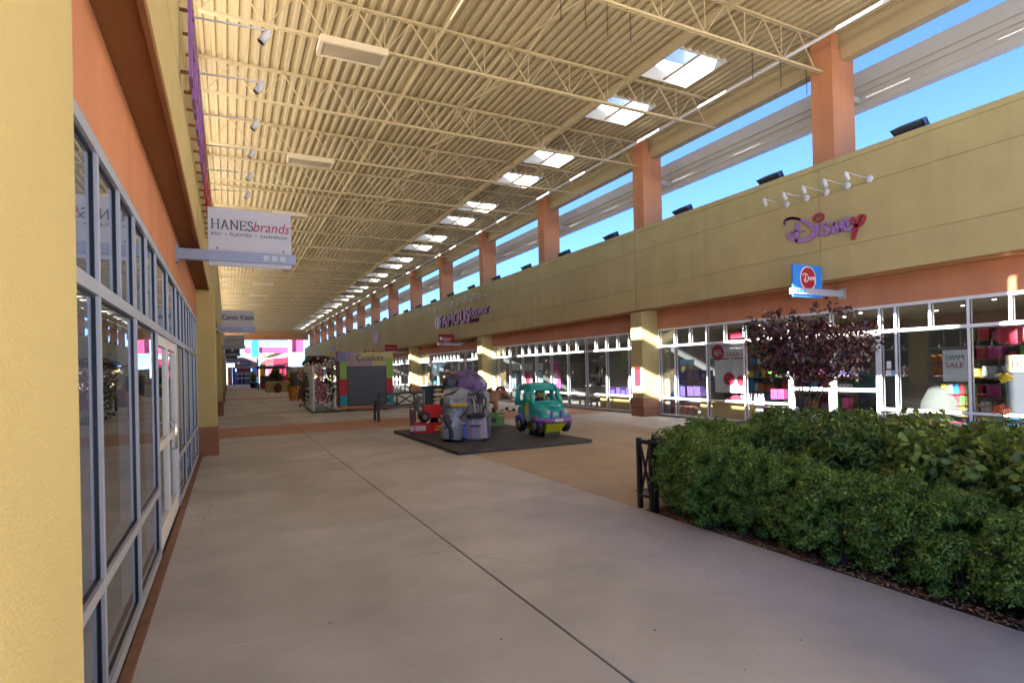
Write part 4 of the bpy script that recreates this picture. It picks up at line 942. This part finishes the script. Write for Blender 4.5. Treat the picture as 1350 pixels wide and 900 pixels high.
B(3.4,5.9,73.3,75,.3,1.6).build('counter', solid('cart_dark', (.05,.05,.06)), e, bevel=.03); B(3.0,6.2,73,75.3,2.4,2.75).build('canopy', solid('cart_navy', (.04,.05,.14)), e, bevel=.05)
for x in (3.2, 6.0):
    for y in (73.2, 75.1): B(x-.04,x+.04,y-.04,y+.04,0,2.4).build('post', BLKP, e)
for x in (3.7, 5.6): MB().lathe([(.3,-.05),(.3,.05)], (x,73.2,.3), 16, 'y').build('wheel', solid('cart_red', (.3,.02,.03)), e)

# ================================================================== PLANTING BED
def sprigs(shape, n_s, per, size, asp, srad, jit=.5, up=.35, low=.0):
    """leaf clumps over a rounded box volume (rx, ry, h)"""
    rx, ry, h = shape; ch_ = []
    for i in range(n_s):
        d = rng.normal(size=3); d[2] = abs(d[2])*1.0-1.15*rng.random(); d /= np.linalg.norm(d); e_ = 3.2
        k = 1/(abs(d[0])**e_+abs(d[1])**e_+abs(d[2])**e_)**(1/e_); r = k*(rng.random()**.25)*rng.uniform(.86,1.03)
        c_ = np.array((d[0]*r*rx, d[1]*r*ry, h*.5+d[2]*r*h*.5))
        c_[2] = max(c_[2], low+.05)
        q = srad*rng.uniform(.7,1.3)
        leafcloud(ch_, c_, (q, q, q*.8), per, size, jit, .25, up, asp)
    return ch_
def shrub_mesh(name, shape, n_s, per, size, asp, srad, mt, **k): return leafobj(name, sprigs(shape, n_s, per, size, asp, srad, **k), mt, None, False)
def stems_mesh(h, r, n_=7):
    M_ = MB()
    for i in range(n_):
        a = i*2.4; M_.tube([(.03*math.cos(a),.03*math.sin(a),-.02),(r*.4*math.cos(a),r*.4*math.sin(a),h*.45),(r*.75*math.cos(a),r*.75*math.sin(a),h*.85)], [.014,.01,.005], 5)
    return M_.mesh('stems', BARK)
box_m = [shrub_mesh('foliage', (.46,.40,.92), 210, 115, .027, .62, .085, LEAF) for _ in range(3)]
drk_m = [shrub_mesh('foliage', (.50,.46,1.08), 130, 60, .062, .36, .12, LEAFD, jit=.7) for _ in range(2)]
brd_m = [shrub_mesh('foliage', (.50,.46,1.10), 120, 46, .066, .72, .12, LEAFB, jit=.6) for _ in range(2)]
tip_m = shrub_mesh('shoots_and_lit_tips', (.46,.42,1.16), 16, 16, .055, .34, .07, LEAFY, jit=.8, low=.75)
tipb_m = shrub_mesh('shoots_and_lit_tips', (.47,.41,.94), 95, 16, .026, .6, .06, mat('leaf_lit_tip', (.23,.32,.05), .55, 0, island=.35, transl=.3))  # paler leaves: tone variation, and lit boxwood tips put in by colour
stm = stems_mesh(.9, .4)
def shrub(kind, i, x, y, s_, label, group, tips=False):
    e = empty(kind, (x, y, -.012), label, 'shrub', group, random.uniform(0, 6.28)); e.scale = (s_*random.uniform(.94,1.06), s_*random.uniform(.94,1.06), s_)
    me = {'boxwood_shrub': box_m, 'privet_shrub': drk_m, 'hawthorn_shrub': brd_m}[kind]
    link('foliage', me[i % len(me)], e)['kind'] = 'stuff'; link('stems', stm, e)
    if kind == 'boxwood_shrub': link('shoots_and_lit_tips', tipb_m, e)['kind'] = 'stuff'
    if tips: link('shoots_and_lit_tips', tip_m, e)['kind'] = 'stuff'
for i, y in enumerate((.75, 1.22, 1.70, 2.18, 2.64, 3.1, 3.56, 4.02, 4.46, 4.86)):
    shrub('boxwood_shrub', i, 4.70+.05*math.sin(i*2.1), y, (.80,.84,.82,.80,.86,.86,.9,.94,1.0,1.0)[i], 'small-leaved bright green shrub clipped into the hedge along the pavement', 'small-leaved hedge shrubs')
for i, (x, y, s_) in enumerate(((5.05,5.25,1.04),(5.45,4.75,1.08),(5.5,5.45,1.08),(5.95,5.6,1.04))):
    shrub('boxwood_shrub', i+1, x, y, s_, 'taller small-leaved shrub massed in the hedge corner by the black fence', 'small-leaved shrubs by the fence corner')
for i, (x, y, s_) in enumerate(((5.6,4.1,1.0),(5.5,3.45,1.02),(6.3,4.75,1.02),(6.25,4.0,1.05),(6.9,5.4,.98),(7.0,4.6,1.0))):
    shrub('privet_shrub', i, x, y, s_, 'dark narrow-leaved shrub with yellow new shoots under the purple tree', 'dark narrow-leaved shrubs', i % 3 != 2)
for i, (x, y, s_) in enumerate(((5.5,2.75,.96),(5.45,2.1,1.0),(5.4,1.45,1.0),(6.2,3.3,1.04),(6.25,2.5,1.02),(5.5,.8,1.0),(6.2,1.7,1.0),(7.0,3.7,1.0))):
    shrub('hawthorn_shrub', i, x, y, s_, 'broad-leaved olive green shrub behind the small-leaved hedge', 'broad-leaved shrubs')
# mulch chips along the bed edge
M_ = MB()
for i in range(1500):
    x, y = 4.40+abs(random.gauss(0,.16)), random.uniform(-1, 5.3); a = random.uniform(0,3.14); l, w = random.uniform(.006,.02), random.uniform(.003,.007)
    c_, q = math.cos(a), math.sin(a); z = -.008+random.random()*.012
    M_.add([(x-c_*l-q*w,y-q*l+c_*w,z),(x+c_*l-q*w,y+q*l+c_*w,z+.004),(x+c_*l+q*w,y+q*l-c_*w,z+.006),(x-c_*l+q*w,y-q*l-c_*w,z+.003)], [(0,1,2,3)])
o = M_.build('bark_mulch', mat('mulch', (.42,.25,.16), 1, 0, island=.6)); tag(o, 'reddish bark mulch scattered along the planting bed edge', 'mulch', None, 'stuff')
# litter on the pavement
M_ = MB()
for i in range(34):
    x, y = random.uniform(-.3,4.2), random.uniform(2.2,11); a = random.uniform(0,3.14); l, w = random.uniform(.004,.02), random.uniform(.003,.007); c_, q = math.cos(a), math.sin(a)
    M_.add([(x-c_*l,y-q*l,.002),(x-q*w,y+c_*w,.008),(x+c_*l,y+q*l,.003),(x+q*w,y-c_*w,.006)], [(0,1,2,3)])
o = M_.build('leaf_litter', mat('litter', (.05,.035,.025), 1, 0, island=.8)); tag(o, 'tiny dry leaf scraps scattered on the grey pavement', 'litter', None, 'stuff')
# purple-leaved tree
tr_ = empty('purple_tree', (7.30, 5.33, -.012), 'small dark purple-leaved tree with slender stems rising behind the hedge', 'tree')
M_ = MB().tube([(0,0,0),(.012,.01,.5),(-.01,0,.95)], [.030,.026,.024], 8); tips_ = []
for i in range(8):
    a = i*2.399; sp = .30+.5*((i*.37) % 1); top = 1.95+.4*((i*.61) % 1)
    p0 = Vector((0,0,.80+.22*((i*.23) % 1))); p3 = Vector((sp*math.cos(a)*1.05, sp*math.sin(a), top)); p1 = p0.lerp(p3,.4)+Vector((0,0,.12))
    M_.tube([p0, p1, p0.lerp(p3,.75)+Vector((0,0,.08)), p3], [.013,.010,.007,.003], 6); tips_ += [p0.lerp(p3,.6)+Vector((0,0,.1)), p0.lerp(p3,.8)+Vector((0,0,.08)), p3]
    for j in range(4):
        b_ = a+random.uniform(-1.2,1.2); q = p0.lerp(p3,.42+.15*j); r_ = q+Vector((.28*math.cos(b_),.28*math.sin(b_),.18)); M_.tube([q, r_], [.005,.002], 5); tips_.append(r_)
M_.build('trunk', BARK, tr_, local=True, smooth=True)
ch_ = []
for t in tips_:
    if t.z < 1.3: continue
    k = .10 if t.z < 1.5 else .17
    leafcloud(ch_, (t.x, t.y, t.z), (k*1.35, k*1.35, k*.8), 20 if t.z < 1.5 else 32, .07, .8, .1, .4, .55)
for i in range(34):
    a = random.uniform(0,6.28); r = .84*math.sqrt(random.random()); z = random.uniform(1.95,2.42)-.16*abs(math.sin(a*2)); 
    leafcloud(ch_, (r*math.cos(a), r*math.sin(a), z), (.18,.18,.09), 36, .07, .8, .1, .4, .55)
for i in range(10): leafcloud(ch_, (random.uniform(-.6,.6), random.uniform(-.5,.5), random.uniform(2.40,2.5)), (.05,.05,.12), 12, .06, .8, .1, .4, .5)
for i in range(20):
    z = random.uniform(1.45,1.95); r = (.30+.4*(z-1.45)/.5)*math.sqrt(random.random()); a = random.uniform(0,6.28)
    leafcloud(ch_, (r*math.cos(a), r*math.sin(a), z), (.15,.15,.12), 30, .072, .8, .1, .4, .55)
leafobj('crown', ch_, LEAFP, tr_)
# slender flowering stalks
for (px, py, x, mt, lab) in ((1325, 497, 6.0, mat('petal_yellow', (.7,.5,.02), .5, 0, island=.3), 'tall stalk with yellow flowers rising above the broad-leaved shrubs'), (1321, 540, 5.4, mat('petal_orange', (.6,.14,.05), .5, 0, island=.3), 'tall stalk with one orange and red bloom above the shrubs')):
    q = onx(px, py, x); e = empty('flower_stalk', (q.x, q.y, 0), lab, 'flower')
    MB().tube([(q.x,q.y,0),(q.x+.03,q.y-.02,q.z*.6),(q.x,q.y,q.z)], [.008,.006,.004], 6).build('stem', LEAFD, e, smooth=True)
    c1 = []; leafcloud(c1, (0,0,q.z), (.05,.05,.035), 26, .05, .6, .1, .6, .8); leafobj('petals', c1, mt, e)
    c1 = []; leafcloud(c1, (0,0,q.z*.72), (.10,.10,.2), 22, .09, .8, .1, .2, .25); leafobj('leaves', c1, LEAFD, e)
# black fence round the far corner of the bed
def fence(a, b, n_, label, ball=False):
    a, b = Vector(a), Vector(b); d = (b-a); e = empty('iron_fence', (a+b)/2, label, 'fence'); up = Vector((0,0,1))
    for i in range(n_+1):
        p_ = a+d*i/n_; MB().bar(p_, p_+up*.84, .05, .05).build('post', BLACK, e)
        if i < n_:
            q = a+d*(i+1)/n_; t = d.normalized()*.026
            MB().bar(p_+t+up*.80, q-t+up*.80, .04, .05).build('rail', BLACK, e); MB().bar(p_+t+up*.16, q-t+up*.16, .035, .035).build('rail', BLACK, e)
            MB().bar(p_+t+up*.18, q-t+up*.775, .022, .022).build('cross_bar', BLACK, e); MB().bar(p_+t*1.1+up*.775, q-t+up*.18, .02, .02).build('cross_bar', BLACK, e)
    return e
fence((5.75,6.2,0), (7.6,6.2,0), 2, 'black iron cross-bar fence behind the hedge, facing the coin rides')
fence((4.405,5.21,0), (4.40,5.42,0), 1, 'short black iron fence panel at the hedge corner')
e = empty('fence_post', (4.41, 5.15, 0), 'round black fence post with ball top at the hedge corner', 'post')
MB().lathe([(.035,0),(.035,.80),(.05,.805),(.05,.825),(.025,.83)], (4.41,5.15,0), 14).build('shaft', BLACK, e, smooth=True); MB().ell((4.41,5.15,.865), (.04,.04,.04), 14, 8).build('ball_top', BLACK, e, smooth=True)
o = MB().tube([(4.41,5.12,.52),(4.40,4.2,.44),(4.385,3.2,.38),(4.38,2.2,.40),(4.36,1.0,.50)], .006, 6).build('black_cable', BLACK); tag(o, 'thin black cable strung along the front of the hedge', 'cable')

# ================================================================== SHOP DISPLAYS (behind the right-hand glass)
def item(nm, label, cat, p0, p1, x, dep, mt, group=None, bev=.01):
    a = onx(p0[0], (p0[1]+p1[1])/2, x); b = onx(p1[0], (p0[1]+p1[1])/2, x); zt = onx((p0[0]+p1[0])/2, p0[1], x).z; zb = max(.01, onx((p0[0]+p1[0])/2, p1[1], x).z)
    o = B(x, x+dep, b.y, a.y, zb, zt).build(nm, mt, bevel=bev); tag(o, label, cat, group); return o
cPUR = solid('box_purple', (.08,.045,.17), var=.5, scale=14.); cBLU = solid('box_blue', (.02,.10,.55)); cSKY = solid('card_blue', (.25,.5,.8)); cOCH = solid('plinth_ochre', (.62,.47,.15)); cPAT = solid('box_pattern', (.5,.16,.12), var=.5, scale=14.); cCUR = solid('curtain_grey', (.36,.34,.29)); cSIL = solid('bottle_silver', (.45,.47,.5), .25); cPNK = solid('box_pink', (.45,.05,.22), var=.4, scale=14.); cGRN = solid('box_green', (.10,.42,.16)); cWHT = solid('poster_white', (.72,.72,.68)); cREDP = solid('poster_red', (.5,.03,.06)); cTOY = [solid('toy_'+n_, c_, var=.55, scale=16.) for n_, c_ in (('green',(.10,.3,.06)), ('blue',(.03,.2,.4)), ('yellow',(.5,.38,.05)), ('red',(.38,.03,.04)), ('white',(.5,.52,.5)))]
def plinth(y0, y1, x0=13.42, x1=14.3, h=.52, lab='ochre display plinth inside the shop window'):
    o = B(x0, x1, y0, y1, .006, h).build('display_plinth', cOCH, bevel=.01); tag(o, lab, 'plinth'); return o
plinth(11.5, 13.45, lab='ochre display plinth under the clearance poster'); plinth(2.6, 4.9, lab='ochre display plinth behind the broad-leaved shrubs'); plinth(16.7, 18.9, h=.56, lab='ochre display plinth behind the SWIM SALE window')
item('curtain_panel', 'pale grey curtain panel inside the toy shop window next to the pier', 'curtain', (866,457), (882,545), 13.35, .06, cCUR)
item('display_box', 'bright blue tall box beside the grey curtain panel', 'box', (884,492), (891,523), 13.6, .3, cBLU)
for i in range(2): item('display_card', 'pale blue display card in the toy shop window', 'card', (896+10*i,473.5), (904.5+10*i,480.5), 13.6, .03, cSKY, 'pale blue cards in the toy shop window')
for r_, (ya_, yb_, n_) in enumerate(((488,502,4),(509,522,3))):
    for i in range(n_): item('toy_box', 'dark purple toy box stacked in the toy shop window', 'box', (897+8.8*i,ya_), (905+8.8*i,yb_), 13.7, .3, cPUR, 'purple boxes in the toy shop window')
sh = B(13.45, 14.1, 12.9, 14.15, .47, .50).build('display_shelf', WHT); tag(sh, 'white shelf board carrying purple boxes in the toy shop', 'shelf')
for i in range(4): item('patterned_box', 'red patterned box standing low in the toy shop window', 'box', (884+7.4*i,535), (890.5+7.4*i,546), 13.5, .25, cPAT, 'red patterned boxes in the toy shop window')
# clearance poster, without its cartoon
e = empty('sale_poster', (13.4, 12.1, .8), 'white and red clearance poster hanging in the toy shop window', 'poster')
a = onx(942,474,13.4); b = onx(981,518,13.4); B(13.4,13.42,b.y,a.y,b.z,a.z).build('lower_sheet', cWHT, e)
a2 = onx(936,452,13.4); b2 = onx(980,471,13.4); B(13.4,13.42,b2.y,a2.y,b2.z,a2.z).build('upper_sheet', cWHT, e)
MB().lathe([(.24,13.385),(.24,13.399)], (0,12.66,2.05), 26, 'x').build('price_disc', cREDP, e)
put_text('lettering', '50%', .2, .004, WINK, RRW, (13.383, 12.66, 2.06), e); put_text('lettering', 'CLEARANCE', .18, .004, REDS, RRW, (13.395, 12.02, 1.98), e)
f3 = lambda u, v: (13.398, 12.1-u, 1.1+v)
MB().ell((13.398,12.25,1.25), (.005,.22,.2), 14, 8).ell((13.398,11.8,1.2), (.005,.16,.17), 14, 8).build('red_pattern', cREDP, e)
MB().stroke([(-.25,-.5),(.1,-.42),(.35,-.5)], [.1,.2,.1], f3, (-.004,0,0)).build('red_pattern', cREDP, e)
item('top_banner', 'red scalloped banner at the top of the toy shop window', 'banner', (961,437), (979,446), 13.4, .02, cREDP)
for i in range(7): 
    q = onx(978+4.6*i, 516, 13.6); o = MB().lathe([(.05,0),(.055,.2),(.03,.3),(.03,.36)], (13.6,q.y,.46), 10).build('silver_bottle', cSIL, smooth=True); tag(o, 'slim silver bottle on the low display by the toy shop door', 'bottle', 'silver bottles by the toy shop door')
plinth(10.1, 11.4, 13.5, 13.9, .455, 'low dark display table carrying silver bottles').data.materials[0] = INTF
for i in range(2): item('pink_box', 'bright pink box beside the silver bottles', 'box', (1016+9*i,513), (1024+9*i,526), 13.75, .2, cPNK, 'pink boxes beside the bottles')
for i in range(5): item('green_box', 'green and white small box in the bottom row left of the toy shop door', 'box', (1006+9*i,537), (1013.5+9*i,552), 13.5, .2, cGRN if i % 2 else cWHT, 'small boxes in the bottom row')
# right of the toy shop door
tent = empty('play_tent', (13.9, 6.75, 0), 'grey domed play tent inside the toy shop window', 'tent')
MB().lathe([(.52,0),(.52,.35),(.47,.75),(.33,1.05),(.15,1.2),(.01,1.24)], (13.9,6.75,.006), 20).build('cover', solid('tent_grey', (.09,.09,.08), .8), tent, smooth=True)
MB().tube([(13.9+.525*math.cos(t),6.75+.525*math.sin(t),.36) for t in np.linspace(0,2*math.pi,25)], .015, 6, False).build('piping', cREDP, tent)
o = MB().box(13.36,13.5,6.2,7.25,.006,.14).build('red_cloth', cREDP, bevel=.03); tag(o, 'crumpled red cloth along the bottom of the toy shop window', 'cloth')
for r_ in range(5):
    for c_ in range(5):
        mt = cTOY[(r_*3+c_*2) % 5]; y = 6.12+(-.0)-.0+.0; q0 = 1241+8*c_; z0 = .02+.235*r_
        y1 = onx(q0, 530, 13.6).y; y0 = onx(q0+7.2, 530, 13.6).y
        o = B(13.6, 13.85, y0, y1, z0, z0+.20).build('toy_package', mt, bevel=.01); tag(o, 'small bright %s toy package stacked on shelves beside the grey tent' % ('green','blue','yellow','red','white')[(r_*3+c_*2) % 5], 'box', 'bright toy packages beside the tent')
    tag(B(13.56, 13.9, 5.98, 6.68, z0-.016, z0-.002).build('shelf_board', REDS), 'thin red shelf board under bright toy packages', 'shelf', 'red shelf boards')
sg = empty('sale_sign', (13.6, 6.35, 1.22), 'white SWIM SALE sign standing on the toy shelves', 'sign')
B(13.58,13.6,6.2,6.66,1.22,1.88).build('panel', cWHT, sg); put_text('lettering', 'SWIM', .14, .004, solid('ink_teal', (.02,.25,.32)), RRW, (13.576,6.44,1.72), sg); put_text('lettering', 'SALE', .16, .004, REDS, RRW, (13.576,6.44,1.56), sg)
cPL = solid('plush_orange', (.5,.16,.03), .8, var=.3, scale=20.)
for r_ in range(2):
    tag(B(14.2,14.6,6.7,7.3,1.30+.28*r_,1.32+.28*r_).build('shelf_board', REDS), 'red shelf board holding plush toys at the back', 'shelf', 'plush shelf boards')
    for i in range(4):
        y = 6.78+.14*i; o = MB().ell((14.35,y,1.39+.28*r_), (.07,.06,.07), 10, 8).ell((14.33,y,1.48+.28*r_), (.05,.05,.05), 10, 8).ell((14.33,y-.045,1.52+.28*r_), (.02,.02,.03), 6, 5).ell((14.33,y+.045,1.52+.28*r_), (.02,.02,.03), 6, 5).build('plush_toy', cPL, smooth=True); tag(o, 'small orange plush toy sitting on a red shelf', 'plush toy', 'orange plush toys')
sg = empty('price_sign', (14.0, 5.55, 1.3), 'square cream price sign with a red 10', 'sign'); B(14.0,14.02,5.35,5.75,1.40,1.74).build('panel', solid('price_cream', (.55,.45,.25)), sg); put_text('lettering', '10', .22, .004, REDS, RRW, (13.996,5.55,1.55), sg)
tag(B(13.9,14.3,5.35,5.75,.006,1.39).build('price_stand', solid('stand_dark', (.06,.06,.07)), bevel=.01), 'dark stand carrying the cream price sign', 'stand')
tag(B(14.5,14.55,4.7,5.9,.3,1.3).build('blue_curtain', solid('curtain_blue', (.03,.06,.2))), 'dark blue curtain panel at the back of the toy shop', 'curtain')
tag(MB().ell((14.3,5.75,2.15), (.08,.33,.2), 14, 8).build('hanging_banner', cREDP, smooth=True), 'rounded red hanging banner inside the toy shop', 'banner'); tag(MB().ell((14.3,5.2,2.1), (.08,.2,.18), 14, 8).build('hanging_banner', solid('banner_yellow', (.5,.35,.08)), smooth=True), 'rounded yellow hanging banner inside the toy shop', 'banner')
tag(B(13.5,13.8,5.35,5.85,.006,.5).build('picture_box', cTOY[1], bevel=.01), 'blue and green picture box low behind the shrubs', 'box')
# wall shelving with goods at the back of the toy shop
for k, (y0, y1) in enumerate(((2.6,5.2),(5.4,7.4),(10.1,12.4),(12.6,14.8))):
    e = empty('wall_shelving', (15.9, (y0+y1)/2, 0), 'dark wall shelving unit %s at the back of the toy shop' % ('nearest the plinth','behind the grey tent','behind the silver bottles','behind the purple boxes')[k], 'shelving')
    B(16.15,16.2,y0,y1,.006,2.4).build('back_panel', solid('shelf_dark', (.08,.06,.05)), e)
    for r_ in range(5): B(15.75,16.15,y0,y1,.3+.45*r_,.33+.45*r_).build('shelf', solid('shelf_wood', (.2,.12,.06)), e)
    for r_ in range(5):
        y = y0+.08
        while y < y1-.2:
            w = random.uniform(.12,.28); h_ = random.uniform(.15,.36); col = random.choice(cTOY+[cPUR,cPNK,cPL])
            o = B(15.8,16.05,y,y+w,.332+.45*r_,.332+.45*r_+h_).build('boxed_toy', col); tag(o, 'boxed toy on the dark shelving at the back of the toy shop', 'box', 'boxed toys on the back shelving'); y += w+random.uniform(.02,.12)
# shoe shop window: hanging posters, shoes, plinth goods
for (p0, p1, mt, lab) in (((674,479),(686,510),solid('pos_blue',(.15,.25,.42)),'blue'),((690,479),(702,510),solid('pos_rose',(.45,.2,.25)),'rose'),((707,479),(716,508),solid('pos_teal',(.12,.3,.36)),'teal'),((724,476),(739,512),solid('pos_pink',(.55,.06,.22)),'hot pink')):
    a = onx(*p0, 13.4); b = onx(*p1, 13.4); e = empty('window_poster', (13.4,(a.y+b.y)/2,b.z), '%s picture poster with white top hanging in the shoe shop window' % lab, 'poster')
    zm = a.z-(a.z-b.z)*.3; B(13.4,13.42,b.y,a.y,b.z,zm).build('picture', mt, e); B(13.4,13.42,b.y,a.y,zm,a.z).build('header', cWHT if lab != 'hot pink' else cPNK, e)
    MB().ell((13.398,(a.y+b.y)/2,(b.z+zm)/2), (.004,.22,.3), 14, 8).build('motif', cWHT if lab != 'rose' else cREDP, e)
cLEA = solid('shoe_tan', (.32,.16,.08), .5, var=.3)
def boot(x, y, z, mt, lab, group):
    o = MB().tube([(x+.08,y,z+.30),(x+.08,y,z+.10),(x+.06,y,z+.045),(x-.05,y,z+.04),(x-.12,y,z+.03)], [.05,.045,.05,.042,.03], 8).build('shoe', mt, smooth=True); tag(o, lab, 'shoe', group)
for r_ in range(2):
    for i in range(4): boot(13.75, 19.9-.26*i, .95+.47*r_, cLEA if (i+r_) % 2 else BLKP, 'tan or black ankle boot on the shoe shop window rack', 'boots on the window rack')
    tag(B(13.5,13.95,18.95,20.05,.90+.47*r_,.94+.47*r_).build('rack_board', INTW), 'grey rack board carrying boots in the shoe shop window', 'shelf', 'boot rack boards')
for i in range(6): boot(13.5, 20.6-.42*i, .01, cLEA, 'tan boot standing on the floor of the shoe shop window', 'boots on the window floor')
for i in range(6): tag(B(13.6,13.9,16.85+.33*i,17.11+.33*i,.566,.566+.22+.1*(i % 2)).build('gift_box', cPUR, bevel=.01), 'deep purple gift box on the ochre plinth by the SWIM SALE sheet', 'box', 'purple gift boxes')
sg = empty('sale_sheet', (13.36, 16.6, .9), 'pale blue SWIM SALE sheet hanging beside the yellow pier', 'sign')
B(13.36,13.375,15.95,17.0,.9,2.3).build('sheet', solid('sheet_blue', (.36,.5,.52)), sg); put_text('lettering', 'SWIM', .40, .004, solid('ink_teal2', (.02,.35,.45)), RRW, (13.357,16.5,2.0), sg); B(13.356,13.3595,15.97,16.95,1.42,1.76).build('band', cWHT, sg); put_text('lettering', 'SALE', .42, .004, REDS, RRW, (13.353,16.5,1.6), sg)
# racks in the next window and lit spots under the toy shop ceiling
for i, mt in enumerate((solid('cloth_green',(.05,.3,.2)), solid('cloth_rose',(.6,.05,.18)), solid('cloth_pink',(.6,.15,.3)), solid('cloth_white',(.6,.6,.58)), solid('cloth_red',(.5,.03,.05)), solid('cloth_teal',(.05,.28,.3)))):
    y = 30.2+1.7*i+(2.2 if i > 0 else 0); e = empty('garment_rack', (14.2,y,0), '%s garments on a rack in the shop window past the shoe posters' % ('green','rose','pink','white','red','teal')[i], 'rack')
    MB().tube([(14.2,y-.4,.006),(14.2,y-.4,1.7),(14.2,y+.4,1.7),(14.2,y+.4,.006)], .015, 6).build('rail', chrome, e)
    for j in range(5): MB().box(14.0,14.4,y-.34+.15*j,y-.26+.15*j,.7+.1*(j % 2),1.62).build('garment', mt, e, bevel=.02)
SPOT = mat('spot_glow', (1,.9,.72), .5, 0, emit=8)
for i in range(12):
    y = 3.3+.95*i; x = 14.6+.8*(i % 3); e = empty('ceiling_spot', (x,y,2.95), 'tiny lit downlight in the dark toy shop ceiling', 'downlight', 'lit downlights in the toy shop')
    MB().lathe([(.05,2.93),(.05,2.955)], (x,y,0), 12).build('rim', LAMPW, e); MB().lathe([(.035,2.926),(.035,2.929)], (x,y,0), 12).build('lens', SPOT, e)
# stickers and notice on the toy shop door
for (p0, p1, mt, lab) in (((1169,476),(1175,486),WINK,'small white notice sticker on the toy shop sidelight'),((1168,488),(1175,495),WINK,'white and cyan sticker half on the toy shop sidelight'),((1175,488),(1181,495),cSKY,'cyan sticker on the toy shop sidelight'),((1113,490),(1119,496),WINK,'square white sticker on the toy shop door')):
    a = onx(*p0, 13.13); b = onx(*p1, 13.13); tag(B(13.126,13.13,b.y,a.y,b.z,a.z).build('door_sticker', mt), lab, 'sticker')

# ================================================================== FAR END
def bpx(p0, p1, y, dep, mt, nm, par, zb=None):
    a = ony(*p0, y); b = ony(*p1, y)
    return B(a.x, b.x, y, y+dep, b.z if zb is None else zb, a.z).build(nm, mt, par, bevel=.02)
FP = solid('far_pink', (.55,.07,.17)); FPP = solid('far_palepink', (.75,.42,.55)); FB = solid('far_blue', (.02,.28,.75)); FBR = solid('far_brown', (.30,.2,.15)); FM = solid('far_maroon', (.22,.015,.04)); FN = solid('far_navy', (.03,.03,.11)); FO = solid('far_orange', (.52,.2,.09))
YE = 118
e = empty('end_shop', (2.0, YE, 0), 'brown shop with navy sign and white glass doors closing the walkway', 'building')
wl = bpx((309,471), (339,485), YE, 6, FBR, 'upper_wall', e); bpx((312,484.5), (331,490), YE+.3, 4, FM, 'awning_band', e)
bpx((329.6,489), (339,507), YE+.1, 5, FBR, 'side_wall', e, 0); bpx((300,484), (306.5,507), YE-.5, 5, FO, 'orange_wall', e, 0); bpx((306.4,484), (310.4,500), YE-.2, 4, solid('far_blue2', (.03,.08,.6)), 'blue_pillar', e, 0)
bpx((310.2,489.5), (329.8,507), YE+1.0, .2, FN, 'glazing_back', e, 0)
for p in (310.5, 313.2, 318.4, 323.6, 326.4, 329.2): bpx((p,490), (p+.75,506.5), YE+.6, .2, WHT, 'door_frame', e, 0)
for p in (490, 492.5, 498): bpx((310.5,p), (329.5,p+.6), YE+.55, .15, WHT, 'door_rail', e)
s_ = bpx((312.2,475.8), (331.6,480.8), YE-.25, .24, FN, 'sign_board', e); c0 = ony(322,478.4,YE-.27)
me = text_mesh('sunglass hut', .50, .01, WINK); o = link('sign_lettering', me, e, Vector(((c0.x+.3), YE-.27, c0.z))-worg(e)); o.rotation_euler = (math.pi/2,0,0)
c0 = ony(314.5,478.4,YE-.27); MB().lathe([(.3,YE-.29),(.3,YE-.262)], (c0.x,0,c0.z), 16, 'y').build('sign_emblem', WINK, e)
YG = 124
e = empty('gateway', (6, YG, 0), 'pink and blue painted gateway frame beyond the end of the canopy', 'gateway')
bpx((331,425), (341.6,507), YG, 1.5, FB, 'blue_pillar', e, 0); bpx((380,425), (384.6,507), YG-.3, 1.0, FPP, 'pale_pillar', e, 0); bpx((384.7,425), (400,464), YG, 1.5, FP, 'pink_panel', e)
bpx((341.7,457.5), (380,465), YG+.2, 1.0, FP, 'pink_beam', e); bpx((322,458), (331,466), YG+.2, 1.0, FP, 'pink_beam', e)
e = empty('far_arcade', (14, 160, 0), 'distant tan arcade roof over a maroon shop front beyond the gateway', 'building')
a = ony(338,466,150); b = ony(381,476,150)
rf = MB(); z0 = a.z; rf.add([(a.x-2,150,z0-1.2),(b.x+1,150,z0+.9),(b.x+1,230,z0+.9),(a.x-2,230,z0-1.2),(a.x-2,150,z0-.9),(b.x+1,150,z0+1.2),(b.x+1,230,z0+1.2),(a.x-2,230,z0-.9)], [(0,3,2,1),(4,5,6,7),(0,1,5,4),(1,2,6,5),(2,3,7,6),(3,0,4,7)]).build('arcade_roof', TAN, e)
bpx((360,470), (381,507), 150, 60, FM, 'shop_wall', e, 0); bpx((341,486), (360,507), 200, 3, solid('far_tan', (.5,.42,.3)), 'end_wall', e, 0)
for i in range(14):
    p_ = ony(341+2.8*i, 473.5-.25*i, 149); MB().ell(tuple(p_), (.16,.16,.16), 8, 6).build('globe_lamp', WHT, e, smooth=True)
for (p0, p1, mt, lab) in (((343,480),(350,487),solid('stall_yellow',(.65,.4,.02)),'yellow vendor kiosk board beyond the dark cart'),):
    a = ony(*p0, 100); b = ony(*p1, 100); tag(B(a.x,b.x,100,101.5,0,a.z).build('vendor_booth', mt, bevel=.03), lab, 'booth')
tag(B(8.2,10.6,84,86,0.001,2.3).build('vendor_booth', solid('stall_lime', (.25,.42,.06)), bevel=.05), 'lime green vendor booth beside the yellow wall piers', 'booth')
tag(B(7.0,8.6,70,71.6,0.001,2.2).build('vendor_booth', solid('stall_brown', (.25,.08,.06)), bevel=.05), 'brown vendor booth behind the cream-blossomed tree', 'booth')
# far trees/hills line behind everything
smalltree((-14,150,0), 7, (4,4,3), VINE, 'round green tree beyond the end of the left shop row', 1500, .6, .25, nm='street_tree')
